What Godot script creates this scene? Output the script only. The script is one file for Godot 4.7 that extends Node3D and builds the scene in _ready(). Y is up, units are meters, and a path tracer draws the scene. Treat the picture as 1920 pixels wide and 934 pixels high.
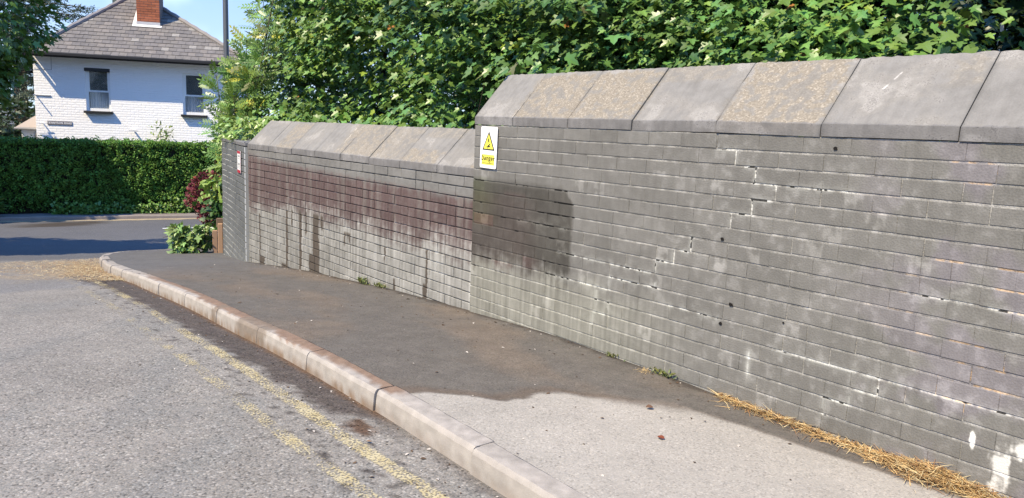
extends Node3D
# A painted brick bridge parapet stepping down beside a pavement, with a white house beyond a hedge.
# Wall coordinates: s runs along the wall away from the camera, d is the distance in front of the wall plane, y is height.

const CAM_Y := 1.37
var rng := RandomNumberGenerator.new()
var AX := Vector3(-sin(0.665), 0, -cos(0.665))      # along the wall, away
var AN := Vector3(-cos(0.665), 0, sin(0.665))       # out of the wall, towards the road
var T_X := [-50.0, 0.0, 1.9, 4.4, 5.2, 6.3, 6.9, 8.0, 9.15, 9.6, 12.0, 14.0, 17.0, 20.0, 23.5, 27.0, 40.0, 900.0]
var T_Y := [-1.27, -1.27, -1.275, -1.25, -1.30, -1.355, -1.41, -1.50, -1.63, -1.685, -1.97, -2.2, -2.48, -2.68, -2.82, -2.9, -2.95, -2.95]
var SUN := Vector3(-0.648 * 0.633, 0.774, 0.762 * 0.633)      # towards the sun
var names := {}
var n_a := FastNoiseLite.new()
var n_b := FastNoiseLite.new()
var n_c := FastNoiseLite.new()

# ---------------------------------------------------------------- small helpers
func W(s: float, d: float, y: float) -> Vector3:
	return AX * s + AN * (d - 3.1) + Vector3(0, y, 0)

func tab(xs: Array, ys: Array, x: float) -> float:
	if x <= xs[0]: return ys[0]
	for i in range(1, xs.size()):
		if x <= xs[i]:
			return lerpf(ys[i - 1], ys[i], (x - xs[i - 1]) / (xs[i] - xs[i - 1]))
	return ys[ys.size() - 1]

func hp(p: Vector3) -> float:            # height of the pavement (the road lies 0.10 m lower)
	var t := -0.342 * p.x - 0.940 * p.z
	return CAM_Y + (tab(T_X, T_Y, t - 0.35) + tab(T_X, T_Y, t) + tab(T_X, T_Y, t + 0.35)) / 3.0

func hw(s: float, d: float) -> float:
	return hp(W(s, d, 0))

func numbered(called: String, parent: Node) -> String:
	var key := str(parent.get_instance_id()) + called
	var k: int = names.get(key, 0)
	names[key] = k + 1
	return called if k == 0 else "%s_%03d" % [called, k]

func put(o: Node3D, called: String, parent: Node) -> Node3D:
	o.name = numbered(called, parent)
	parent.add_child(o, true)
	return o

func thing(called: String, label: String, category: String, at := Vector3.ZERO, group := "") -> Node3D:
	var o := Node3D.new()
	put(o, called, self)
	o.position = at
	o.set_meta("label", label)
	o.set_meta("category", category)
	if group != "": o.set_meta("group", group)
	return o

func part(called: String, mesh: Mesh, mat: Material, parent: Node, kind := "") -> MeshInstance3D:
	var o := MeshInstance3D.new()
	o.mesh = mesh
	if mat: o.material_override = mat
	put(o, called, parent)
	if kind != "": o.set_meta("kind", kind)
	return o

class MB:
	var v := PackedVector3Array()
	var n := PackedVector3Array()
	var u := PackedVector2Array()
	var c := PackedColorArray()
	var col := Color(1, 1, 1)
	func tri(a: Vector3, b: Vector3, d: Vector3, ua := Vector2.ZERO, ub := Vector2.ZERO, ud := Vector2.ZERO) -> void:
		var m := (b - a).cross(d - a).normalized()      # a, b, d counter-clockwise seen from the front
		v.append(a); v.append(d); v.append(b)
		n.append(m); n.append(m); n.append(m)
		u.append(ua); u.append(ud); u.append(ub)
		c.append(col); c.append(col); c.append(col)
	func quad(a: Vector3, b: Vector3, d: Vector3, e: Vector3, ua := Vector2.ZERO, ub := Vector2.ZERO, ud := Vector2.ZERO, ue := Vector2.ZERO) -> void:
		tri(a, b, d, ua, ub, ud)
		tri(a, d, e, ua, ud, ue)
	func box(lo: Vector3, hi: Vector3, bev := 0.0) -> void:
		if bev <= 0.0:
			var p := []
			for i in 8: p.append(Vector3(hi.x if i & 1 else lo.x, hi.y if i & 2 else lo.y, hi.z if i & 4 else lo.z))
			quad(p[4], p[5], p[7], p[6]); quad(p[1], p[0], p[2], p[3]); quad(p[5], p[1], p[3], p[7])
			quad(p[0], p[4], p[6], p[2]); quad(p[6], p[7], p[3], p[2]); quad(p[0], p[1], p[5], p[4])
			return
		var q := func(x: int, y: int, z: int, ax: int) -> Vector3:
			var r := Vector3(hi.x if x else lo.x, hi.y if y else lo.y, hi.z if z else lo.z)
			for k in 3:
				if k != ax: r[k] += (-bev if [x, y, z][k] else bev)
			return r
		for ax in 3:
			for side in 2:
				var a1 := (ax + 1) % 3
				var a2 := (ax + 2) % 3
				var cs := []
				for w in [[0, 0], [1, 0], [1, 1], [0, 1]]:
					var i := [0, 0, 0]
					i[ax] = side; i[a1] = w[0]; i[a2] = w[1]
					cs.append(q.call(i[0], i[1], i[2], ax))
				if side: quad(cs[0], cs[1], cs[2], cs[3])
				else: quad(cs[3], cs[2], cs[1], cs[0])
		for ax in 3:                                        # the twelve bevelled edges
			var a1 := (ax + 1) % 3
			var a2 := (ax + 2) % 3
			for s1 in 2:
				for s2 in 2:
					var i0 := [0, 0, 0]
					var i1 := [0, 0, 0]
					i0[a1] = s1; i0[a2] = s2
					i1[a1] = s1; i1[a2] = s2; i1[ax] = 1
					var pa: Vector3 = q.call(i0[0], i0[1], i0[2], a1)
					var pb: Vector3 = q.call(i1[0], i1[1], i1[2], a1)
					var pc: Vector3 = q.call(i1[0], i1[1], i1[2], a2)
					var pd: Vector3 = q.call(i0[0], i0[1], i0[2], a2)
					if s1 == s2: quad(pa, pb, pc, pd)
					else: quad(pd, pc, pb, pa)
	func tube(pts: Array, radii: Array, sides := 8) -> void:
		var rings := []
		for i in pts.size():
			var dir: Vector3 = (pts[mini(i + 1, pts.size() - 1)] - pts[maxi(i - 1, 0)]).normalized()
			var a := dir.cross(Vector3(0.31, 0.2, 0.93)).normalized()
			var b := dir.cross(a)
			var ring := []
			for k in sides:
				var w := TAU * k / sides
				ring.append(pts[i] + (a * cos(w) + b * sin(w)) * radii[i])
			rings.append(ring)
		for i in pts.size() - 1:
			for k in sides:
				var k2 := (k + 1) % sides
				quad(rings[i][k], rings[i][k2], rings[i + 1][k2], rings[i + 1][k])
	func done() -> ArrayMesh:
		var arr := []
		arr.resize(Mesh.ARRAY_MAX)
		arr[Mesh.ARRAY_VERTEX] = v
		arr[Mesh.ARRAY_NORMAL] = n
		arr[Mesh.ARRAY_TEX_UV] = u
		arr[Mesh.ARRAY_COLOR] = c
		var m := ArrayMesh.new()
		m.add_surface_from_arrays(Mesh.PRIMITIVE_TRIANGLES, arr)
		return m

func grid_mesh(rows: int, cols: int, pos: PackedVector3Array, col: PackedColorArray, uv := PackedVector2Array()) -> ArrayMesh:
	# smooth grid; faces point along (row step) x (column step)
	var nor := PackedVector3Array()
	nor.resize(rows * cols)
	for i in rows:
		for j in cols:
			var a := pos[mini(i + 1, rows - 1) * cols + j] - pos[maxi(i - 1, 0) * cols + j]
			var b := pos[i * cols + mini(j + 1, cols - 1)] - pos[i * cols + maxi(j - 1, 0)]
			nor[i * cols + j] = a.cross(b).normalized()
	var idx := PackedInt32Array()
	idx.resize((rows - 1) * (cols - 1) * 6)
	var k := 0
	for i in rows - 1:
		for j in cols - 1:
			var a := i * cols + j
			idx[k] = a; idx[k + 1] = a + cols + 1; idx[k + 2] = a + cols
			idx[k + 3] = a; idx[k + 4] = a + 1; idx[k + 5] = a + cols + 1
			k += 6
	var arr := []
	arr.resize(Mesh.ARRAY_MAX)
	arr[Mesh.ARRAY_VERTEX] = pos
	arr[Mesh.ARRAY_NORMAL] = nor
	if col.size(): arr[Mesh.ARRAY_COLOR] = col
	if uv.size(): arr[Mesh.ARRAY_TEX_UV] = uv
	arr[Mesh.ARRAY_INDEX] = idx
	var m := ArrayMesh.new()
	m.add_surface_from_arrays(Mesh.PRIMITIVE_TRIANGLES, arr)
	return m

func noise(freq: float, oct := 3, seed_ := 1, type := FastNoiseLite.TYPE_SIMPLEX_SMOOTH) -> FastNoiseLite:
	var f := FastNoiseLite.new()
	f.noise_type = type
	f.frequency = freq
	f.seed = seed_
	f.fractal_octaves = oct
	f.fractal_type = FastNoiseLite.FRACTAL_FBM if oct > 1 else FastNoiseLite.FRACTAL_NONE
	return f

func nbytes(f: FastNoiseLite, w: int, h: int, stretch_x := 1, stretch_y := 1) -> PackedByteArray:
	var im := f.get_image(maxi(w / stretch_x, 4), maxi(h / stretch_y, 4))
	im.convert(Image.FORMAT_L8)
	im.resize(w, h, Image.INTERPOLATE_CUBIC)
	return im.get_data()

func tex(w: int, h: int, bytes: PackedByteArray, mips := true) -> ImageTexture:
	var im := Image.create_from_data(w, h, false, Image.FORMAT_RGB8, bytes)
	if mips: im.generate_mipmaps()
	return ImageTexture.create_from_image(im)

func normal_tex(w: int, h: int, bytes: PackedByteArray, amount: float) -> ImageTexture:
	var im := Image.create_from_data(w, h, false, Image.FORMAT_L8, bytes)
	im.convert(Image.FORMAT_RGBA8)
	im.bump_map_to_normal_map(amount)
	im.generate_mipmaps()
	return ImageTexture.create_from_image(im)

func mat(rgb: Color, rough := 0.8, met := 0.0) -> StandardMaterial3D:
	var m := StandardMaterial3D.new()
	m.albedo_color = rgb.linear_to_srgb()
	m.roughness = rough
	m.metallic = met
	m.metallic_specular = 0.35
	return m

func tinted(rough := 0.85) -> StandardMaterial3D:     # takes its colour from the vertices
	var m := mat(Color(1, 1, 1), rough)
	m.vertex_color_use_as_albedo = true
	return m

func sm(a: float, b: float, x: float) -> float:
	return smoothstep(a, b, x)

# ---------------------------------------------------------------- shared materials
var M_asphalt: StandardMaterial3D
var M_pave: StandardMaterial3D
var M_kerb: StandardMaterial3D
var M_fine: StandardMaterial3D
var M_leaf: StandardMaterial3D
var M_leaf_thin: StandardMaterial3D
var M_bark: StandardMaterial3D
var M_white: StandardMaterial3D
var M_house: StandardMaterial3D

func make_materials() -> void:
	# asphalt: stones of several greys bedded in a darker binder, 1.2 m to the tile
	var w := 1024
	var f1 := noise(0.105, 1, 5, FastNoiseLite.TYPE_CELLULAR)
	f1.cellular_return_type = FastNoiseLite.RETURN_CELL_VALUE
	var f2 := noise(0.105, 1, 5, FastNoiseLite.TYPE_CELLULAR)
	f2.cellular_return_type = FastNoiseLite.RETURN_DISTANCE
	var f3 := noise(0.21, 1, 8, FastNoiseLite.TYPE_CELLULAR)
	f3.cellular_return_type = FastNoiseLite.RETURN_CELL_VALUE
	var f4 := noise(0.02, 4, 9)
	var b := []
	for f in [f1, f2, f3, f4]:
		var im: Image = f.get_seamless_image(w, w, false, false, 0.08)
		im.convert(Image.FORMAT_L8)
		b.append(im.get_data())
	var px := PackedByteArray()
	px.resize(w * w * 3)
	var hb := PackedByteArray()
	hb.resize(w * w)
	var pp := PackedByteArray()
	pp.resize(w * w * 3)
	var b0: PackedByteArray = b[0]
	var b1: PackedByteArray = b[1]
	var b2: PackedByteArray = b[2]
	var b3: PackedByteArray = b[3]
	for i in w * w:
		var dist := b1[i] / 255.0
		var stone := b0[i] / 255.0
		var grit := b2[i] / 255.0
		var t := 0.75 + 0.13 * stone + 0.13 * (grit - 0.5) - 0.20 * dist * dist + 0.08 * (b3[i] / 255.0 - 0.5)
		if stone > 0.93: t += 0.10
		if stone < 0.08: t -= 0.13
		t = clampf(t, 0.12, 1.0) * 255.0
		var warm := (grit - 0.5) * 9.0
		px[i * 3] = int(clampf(t + warm, 0, 255))
		px[i * 3 + 1] = int(t)
		px[i * 3 + 2] = int(clampf(t - warm, 0, 255))
		var t2 := 198.0 + (t - 198.0) * 0.46
		pp[i * 3] = int(clampf(t2 + warm * 0.5, 0, 255))
		pp[i * 3 + 1] = int(clampf(t2, 0, 255))
		pp[i * 3 + 2] = int(clampf(t2 - warm * 0.5, 0, 255))
		hb[i] = int(clampf((1.0 - dist) * 170.0 + grit * 60.0, 0, 255))
	M_asphalt = tinted(0.9)
	M_asphalt.albedo_texture = tex(w, w, px)
	M_asphalt.normal_enabled = true
	M_asphalt.normal_texture = normal_tex(w, w, hb, 5.0)
	M_asphalt.normal_scale = 0.55
	M_asphalt.uv1_triplanar = true
	M_asphalt.uv1_world_triplanar = true
	M_asphalt.uv1_scale = Vector3.ONE / 1.0
	M_asphalt.normal_scale = 0.4
	M_pave = M_asphalt.duplicate()
	M_pave.albedo_texture = tex(w, w, pp)
	M_pave.normal_scale = 0.28
	M_pave.uv1_scale = Vector3.ONE / 0.8
	# concrete kerb: fine sand, faint pits
	var k := 512
	var g1: Image = noise(0.35, 2, 21).get_seamless_image(k, k)
	var g2: Image = noise(0.012, 4, 22).get_seamless_image(k, k)
	g1.convert(Image.FORMAT_L8); g2.convert(Image.FORMAT_L8)
	var q1 := g1.get_data()
	var q2 := g2.get_data()
	var kp := PackedByteArray()
	kp.resize(k * k * 3)
	for i in k * k:
		var t := 205.0 + (q1[i] - 128.0) * 0.20 + (q2[i] - 128.0) * 0.16
		if q1[i] < 46: t -= 38.0
		for c in 3: kp[i * 3 + c] = int(clampf(t, 0, 255))
	M_kerb = tinted(0.88)
	M_kerb.albedo_texture = tex(k, k, kp)
	M_kerb.normal_enabled = true
	M_kerb.normal_texture = normal_tex(k, k, q1, 3.0)
	M_kerb.normal_scale = 0.35
	M_kerb.uv1_triplanar = true
	M_kerb.uv1_world_triplanar = true
	M_kerb.uv1_scale = Vector3.ONE / 0.5
	M_fine = M_kerb.duplicate()
	M_fine.uv1_scale = Vector3.ONE / 0.9
	# leaves
	M_leaf = tinted(0.40)
	M_leaf.metallic_specular = 0.55
	M_leaf.backlight_enabled = true
	M_leaf.backlight = Color(0.62, 0.62, 0.5)
	M_leaf.cull_mode = BaseMaterial3D.CULL_DISABLED
	M_leaf_thin = tinted(0.55)
	M_leaf_thin.backlight_enabled = true
	M_leaf_thin.backlight = Color(0.45, 0.45, 0.4)
	M_leaf_thin.cull_mode = BaseMaterial3D.CULL_DISABLED
	M_bark = tinted(0.95)
	M_bark.albedo_texture = M_kerb.albedo_texture
	M_bark.uv1_triplanar = true
	M_bark.uv1_scale = Vector3(6, 1.2, 6)
	M_white = mat(Color(0.8, 0.8, 0.79), 0.45)

# ---------------------------------------------------------------- ready
func _ready() -> void:
	rng.seed = 20240607
	n_a = noise(0.9, 4, 11)
	n_b = noise(4.0, 3, 12)
	n_c = noise(14.0, 2, 13)
	# camera
	var cam := Camera3D.new()
	cam.name = "camera"
	add_child(cam)
	cam.position = Vector3(0, CAM_Y, 0)
	cam.rotation = Vector3(-0.1535, 0, 0.040)
	cam.fov = 35.71
	cam.near = 0.05
	cam.far = 1500.0
	cam.current = true
	# sky, sun, exposure
	var env := Environment.new()
	env.background_mode = Environment.BG_SKY
	var sky := Sky.new()
	var psm := ProceduralSkyMaterial.new()
	psm.sky_top_color = Color(0.34, 0.56, 0.88)
	psm.sky_horizon_color = Color(0.73, 0.81, 0.86)
	psm.sky_curve = 0.13
	psm.ground_horizon_color = Color(0.50, 0.52, 0.50)
	psm.ground_bottom_color = Color(0.30, 0.30, 0.28)
	psm.sun_angle_max = 18.0
	psm.sky_cover = cloud_cover()
	psm.sky_cover_modulate = Color(1, 1, 1, 0.9)
	sky.sky_material = psm
	env.sky = sky
	env.tonemap_mode = Environment.TONE_MAPPER_LINEAR
	env.tonemap_exposure = 1.80
	env.sdfgi_enabled = true
	env.ssao_enabled = true
	env.ssil_enabled = true
	var we := WorldEnvironment.new()
	we.name = "world_environment"
	we.environment = env
	add_child(we)
	var sun := DirectionalLight3D.new()
	sun.name = "sun"
	add_child(sun)
	sun.look_at_from_position(Vector3.ZERO, -SUN, Vector3.UP)
	sun.light_color = Color(1.0, 0.93, 0.80)
	sun.light_energy = 1.35
	sun.light_angular_distance = 0.5
	sun.shadow_enabled = true

	make_materials()
	build_ground()
	build_kerb()
	build_yellow_lines()
	build_far_side()
	build_walls()
	build_house()
	build_signs()
	build_planting()
	build_trees()
	build_litter()

func cloud_cover() -> ImageTexture:
	var w := 1024
	var h := 512
	var a := nbytes(noise(0.034, 5, 77), w, h, 1, 1)
	var bytes := PackedByteArray()
	bytes.resize(w * h * 4)
	for y in h:
		var elev := 90.0 - 180.0 * y / h
		var band := sm(1.0, 6.0, elev) * (1.0 - 0.85 * sm(24.0, 60.0, elev))
		for x in w:
			var i := y * w + x
			var c := sm(0.59, 0.80, a[i] / 255.0) * band
			bytes[i * 4] = 200; bytes[i * 4 + 1] = 205; bytes[i * 4 + 2] = 208
			bytes[i * 4 + 3] = int(255 * c * 0.85)
	return ImageTexture.create_from_image(Image.create_from_data(w, h, false, Image.FORMAT_RGBA8, bytes))

# ---------------------------------------------------------------- ground, road, pavement
var KF_S := [-8.0, 2.0, 3.0, 4.0, 5.0, 6.0, 8.6, 9.6, 10.6, 11.4, 12.0, 12.4, 12.75]
var KF_D := [1.40, 1.40, 1.41, 1.45, 1.47, 1.47, 1.47, 1.41, 1.28, 1.17, 1.04, 0.92, 0.74]

func kerb_path() -> Array:           # (s, d) of the front foot of the kerb
	var p := []
	var s := -8.0
	while s < 12.7:
		p.append(Vector2(s, tab(KF_S, KF_D, s)))
		s += 0.1
	for q in [Vector2(12.78, 0.72), Vector2(12.95, 0.56), Vector2(13.08, 0.38), Vector2(13.17, 0.15), Vector2(13.26, -0.08), Vector2(13.5, -0.26), Vector2(13.9, -0.40), Vector2(14.5, -0.50), Vector2(15.0, -0.58), Vector2(15.3, -0.75), Vector2(15.45, -1.2), Vector2(15.55, -3.0), Vector2(15.7, -6.0), Vector2(16.0, -14.0), Vector2(17.0, -30.0)]:
		p.append(q)
	return p

func breaks(stops: Array) -> PackedFloat32Array:    # [start, step, next, step, ..., end]
	var out := PackedFloat32Array()
	var i := 0
	while i + 2 < stops.size():
		var n := maxi(1, int(round((stops[i + 2] - stops[i]) / stops[i + 1])))
		for k in n: out.append(stops[i] + (stops[i + 2] - stops[i]) * k / float(n))
		i += 2
	out.append(stops[stops.size() - 1])
	return out

func road_colour(s: float, d: float, p: Vector3) -> Color:
	var lo := n_a.get_noise_2d(p.x * 0.8, p.z * 0.8)
	var mid := n_b.get_noise_2d(p.x, p.z)
	var hi := n_c.get_noise_2d(p.x, p.z)
	var c := Color(0.370, 0.346, 0.306)
	c = c * (1.0 + 0.16 * lo + 0.10 * mid)
	c = c.lerp(Color(0.318, 0.312, 0.288), 0.55 * sm(0.0, 0.45, n_a.get_noise_2d(p.x * 1.6 + 9.0, p.z * 0.8)))       # worn wheel track
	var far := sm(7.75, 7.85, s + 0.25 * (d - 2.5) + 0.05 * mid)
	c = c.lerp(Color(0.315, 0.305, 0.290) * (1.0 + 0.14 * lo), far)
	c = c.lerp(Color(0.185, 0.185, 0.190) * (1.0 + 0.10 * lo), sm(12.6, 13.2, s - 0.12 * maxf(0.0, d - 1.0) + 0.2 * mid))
	if s > 0.0 and s < 13.0 and d > 1.2:
		var e := d - tab(KF_S, KF_D, s)             # from the kerb's foot
		# dirt: dark silt in the channel, then a browner fringe, ragged at its edge
		var width := tab([0.0, 2.5, 3.1, 3.4, 5.0, 8.0, 9.2, 10.5], [0.03, 0.05, 0.09, 0.20, 0.23, 0.30, 0.42, 0.3], s)
		var g := 1.0 - sm(width * 0.75, width * 1.15, e + 0.07 * mid + 0.035 * hi)
		var damp := sm(2.9, 3.2, s) * (1.0 - sm(8.6, 9.6, s))
		c = c.lerp(Color(0.125, 0.103, 0.088) * (1.0 + 0.3 * hi), g * (0.45 + 0.5 * damp))
		var silt := (1.0 - sm(0.0, 0.05, e + 0.02 * hi)) * damp
		c = c.lerp(Color(0.20, 0.115, 0.06), silt * 0.7)
		# brown stain spot and crumbs at the end of the damp channel
		var spot := Vector2((s - 3.02) / 0.13, (d - 1.56) / 0.07).length()
		c = c.lerp(Color(0.12, 0.055, 0.022), (1.0 - sm(0.5, 1.0, spot + 0.5 * hi)) * 0.85)
		c = c.lerp(Color(0.10, 0.085, 0.075), 0.8 * sm(0.34, 0.5, n_c.get_noise_2d(p.x * 0.8 + 40.0, p.z * 0.8)) * sm(1.5, 1.62, d) * (1.0 - sm(1.84, 1.95, d)))
		# sandy leaf dust swept into the corner
		var sand := sm(8.4, 9.4, s + 0.5 * mid) * (1.0 - sm(12.2, 13.0, s - 0.10 * (d - 1.0)))
		sand *= sm(-0.35, 0.25, n_a.get_noise_2d(p.x * 1.2 + 5.0, p.z * 1.2) + 0.35 - 0.10 * e)
		c = c.lerp(Color(0.47, 0.36, 0.21) * (1.0 + 0.35 * hi), sand * 0.42)
		c = c.lerp(Color(0.42, 0.30, 0.15) * (1.0 + 0.4 * hi), sm(9.0, 9.8, s) * (1.0 - sm(0.25, 0.6, e + 0.2 * mid)) * (1.0 - sm(12.3, 12.9, s)) * 0.7)
	# the spilt damp patch by the far kerb
	var pd := Vector2((p.x + 11.55 + 0.35 * (p.z + 20.0)) / 0.75, (p.z + 19.7) / 1.1)
	c = c.lerp(Color(0.085, 0.070, 0.052), 0.9 * (1.0 - sm(0.75, 1.05, pd.length() + 0.3 * mid)))
	if d < -0.5:
		c = c.lerp(Color(0.075, 0.062, 0.04) * (1.0 + 0.4 * mid), 1.0 if s < 13.2 else 0.0)      # bare soil behind the wall
	return c

func build_ground() -> void:
	var ss := breaks([-600.0, 150.0, -150.0, 30.0, -30.0, 5.0, -5.0, 1.0, 0.0, 0.25, 1.5, 0.035, 5.0, 0.05, 9.0, 0.08, 14.0, 0.16, 26.0, 2.0, 46.0, 20.0, 150.0, 150.0, 600.0])
	var ds := breaks([-600.0, 150.0, -150.0, 30.0, -30.0, 3.0, -12.0, 1.0, -2.0, 0.4, 1.36, 0.02, 2.05, 0.05, 3.6, 0.12, 8.0, 0.8, 20.0, 8.0, 60.0, 60.0, 600.0])
	var pos := PackedVector3Array()
	var col := PackedColorArray()
	for s in ss:
		for d in ds:
			var p := W(s, d, 0)
			p.y = hp(p) - 0.10
			pos.append(p)
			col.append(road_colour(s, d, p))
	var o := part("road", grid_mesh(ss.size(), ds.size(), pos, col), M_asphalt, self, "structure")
	o.set_meta("label", "grey asphalt side road running down to the junction")

	# pavement
	var edge_d := [1.31, 1.21, 1.12, 0.97, 0.86, 0.78, 0.64, 0.54, 0.43, 0.27, 0.22, 0.12, 0.0]
	var edge_s := [3.06, 3.03, 2.93, 2.75, 2.71, 2.74, 2.68, 2.51, 2.38, 2.18, 1.85, 1.0, 0.2]
	edge_d.reverse(); edge_s.reverse()
	var rows := breaks([-8.0, 1.0, 0.0, 0.25, 1.3, 0.02, 3.4, 0.03, 6.0, 0.05, 9.0, 0.07, 12.7, 0.06, 13.3, 0.12, 15.5])
	var cols := 92
	pos = PackedVector3Array()
	col = PackedColorArray()
	for s in rows:
		var hi_d := tab([-8.0, 2.0, 3.0, 4.0, 5.0, 6.0, 8.6, 9.6, 10.6, 11.4, 12.0, 12.4, 12.75, 12.95, 13.08, 13.17, 13.26, 13.5, 13.9, 14.5, 15.0, 15.3, 15.45], [1.35, 1.35, 1.36, 1.40, 1.42, 1.42, 1.42, 1.36, 1.23, 1.12, 0.99, 0.86, 0.66, 0.48, 0.30, 0.08, -0.14, -0.31, -0.46, -0.56, -0.65, -0.82, -1.3], s)
		var lo_d := tab([9.0, 11.0, 11.3, 12.0, 13.0, 13.3], [-0.03, -0.40, -0.55, -1.6, -6.0, -14.0], s)
		for j in cols:
			var f := float(j) / (cols - 1)
			if lo_d < -1.0: f = 1.0 - pow(1.0 - f, 2.0)
			var d := lerpf(lo_d, hi_d, f)
			var p := W(s, d, 0)
			p.y = hp(p) + 0.004 * n_a.get_noise_2d(p.x * 1.5, p.z * 1.5)
			pos.append(p)
			var lo := n_a.get_noise_2d(p.x, p.z)
			var mid := n_b.get_noise_2d(p.x, p.z)
			var hi := n_c.get_noise_2d(p.x, p.z)
			var c := Color(0.570, 0.532, 0.468) * (1.0 + 0.08 * lo + 0.07 * mid)
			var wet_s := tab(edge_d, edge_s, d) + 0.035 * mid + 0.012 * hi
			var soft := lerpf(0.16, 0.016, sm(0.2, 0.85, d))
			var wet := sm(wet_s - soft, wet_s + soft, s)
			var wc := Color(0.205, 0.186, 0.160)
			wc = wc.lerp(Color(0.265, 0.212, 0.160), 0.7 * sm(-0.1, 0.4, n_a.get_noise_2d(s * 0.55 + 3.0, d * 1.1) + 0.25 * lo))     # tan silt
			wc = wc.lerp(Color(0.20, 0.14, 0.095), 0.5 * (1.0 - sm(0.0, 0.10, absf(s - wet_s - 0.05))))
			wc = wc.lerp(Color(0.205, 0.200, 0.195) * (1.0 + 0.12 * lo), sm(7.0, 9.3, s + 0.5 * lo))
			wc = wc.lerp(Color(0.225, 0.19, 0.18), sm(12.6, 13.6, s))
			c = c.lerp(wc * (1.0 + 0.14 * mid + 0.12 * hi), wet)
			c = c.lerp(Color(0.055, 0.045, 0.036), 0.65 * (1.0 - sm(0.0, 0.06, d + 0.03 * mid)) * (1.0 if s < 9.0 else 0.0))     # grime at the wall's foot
			col.append(c)
	o = part("pavement", grid_mesh(rows.size(), cols, pos, col), M_pave, self, "structure")
	o.set_meta("label", "asphalt pavement along the wall, dry near and damp beyond")

func build_kerb() -> void:
	var path := kerb_path()
	var acc := PackedFloat32Array([0.0])
	for i in range(1, path.size()): acc.append(acc[i - 1] + path[i].distance_to(path[i - 1]))
	var at := func(a: float) -> Vector2:
		for i in range(1, path.size()):
			if a <= acc[i]: return path[i - 1].lerp(path[i], (a - acc[i - 1]) / (acc[i] - acc[i - 1]))
		return path[path.size() - 1]
	var joints := []
	for s in [-8.0, -5.0, -2.0, -0.65, 0.1, 0.86, 1.62, 2.38, 3.17, 3.90, 4.63, 5.41, 6.2, 7.0, 7.75, 8.5, 9.25, 10.0, 10.7, 11.4]: joints.append(s + 8.0)
	var a := 19.9
	while a < acc[acc.size() - 1] - 1.0:
		joints.append(a)
		a += 0.5 if a < 22.0 else 0.9
	var root := Node3D.new()
	put(root, "kerb", self)
	root.set_meta("kind", "structure")
	root.set_meta("label", "pale concrete kerb along the pavement")
	# profile: (inset from the foot, height above pavement level)
	var prof := [[0.0, -0.14], [0.003, -0.09], [0.006, -0.05], [0.010, -0.020], [0.010, -0.020], [0.017, -0.006], [0.025, 0.0], [0.025, 0.0], [0.05, 0.002], [0.08, 0.003], [0.112, 0.003], [0.118, 0.001], [0.120, -0.06]]
	var st := rng.randi()
	for k in joints.size() - 1:
		var a0: float = joints[k] + 0.005
		var a1: float = joints[k + 1] - 0.005
		var n := maxi(3, int((a1 - a0) / 0.03)) if a0 < 16.0 else 8
		var pos := PackedVector3Array()
		var col := PackedColorArray()
		var tone := 1.0 + rng.randf_range(-0.05, 0.05)
		var lift := rng.randf_range(-0.004, 0.004)
		var push := rng.randf_range(-0.006, 0.006)
		for i in n + 5:
			var f := clampf((i - 2) / float(n), 0.0, 1.0)
			var cap := i == 0 or i == n + 4
			var q: Vector2 = at.call(lerpf(a0, a1, f))
			var q2: Vector2 = at.call(lerpf(a0, a1, f) + 0.05)
			var q1: Vector2 = at.call(lerpf(a0, a1, f) - 0.05)
			var dir := (q2 - q1).normalized()
			var inn := Vector2(dir.y, -dir.x)
			for j in prof.size():
				var x: float = prof[j][0]
				var h: float = prof[j][1]
				if cap:
					x = 0.05 + (x - 0.05) * 0.2; h = -0.05 + (h + 0.05) * 0.2
				var r := q + inn * (x + push)
				var p := W(r.x, r.y, 0)
				var nn := n_b.get_noise_2d(p.x * 2.0 + j, p.z * 2.0)
				p.y = hp(p) + h + lift + 0.0035 * nn
				pos.append(p)
				var lo := n_a.get_noise_2d(p.x * 1.5, p.z * 1.5)
				var hi := n_c.get_noise_2d(p.x, p.z + h * 4.0)
				var c := Color(0.545, 0.500, 0.445) * tone * (1.0 + 0.08 * lo + 0.07 * nn)
				# brown damp creeping over the back of the top from the wet pavement
				var wetline := 0.068 - 0.045 * sm(0.0, 0.5, n_a.get_noise_2d(r.x * 1.3, 4.0) + 0.25) + 0.012 * hi
				var w := sm(wetline - 0.008, wetline + 0.008, x) * sm(3.0, 3.12, r.x) * (1.0 - sm(7.2, 8.2, r.x))
				c = c.lerp(Color(0.33, 0.215, 0.145), w * 0.9)
				# two damp bands that run down over the face
				for bs in [[4.75, 0.28], [5.46, 0.07]]:
					c = c.lerp(Color(0.30, 0.24, 0.185), 0.8 * (1.0 - sm(bs[1] * 0.8, bs[1], absf(r.x - bs[0]) + 0.05 * hi)))
				# splash line at the foot
				c = c.lerp(Color(0.30, 0.185, 0.10), 0.8 * (1.0 - sm(-0.096, -0.084, h + 0.010 * hi)) * (0.35 + 0.65 * sm(3.0, 3.3, r.x)))
				c = c.lerp(Color(0.40, 0.36, 0.34), 0.5 * sm(8.0, 12.0, r.x))
				col.append(c)
		part("kerb_stone", grid_mesh(n + 5, prof.size(), pos, col), M_kerb, root)

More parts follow.
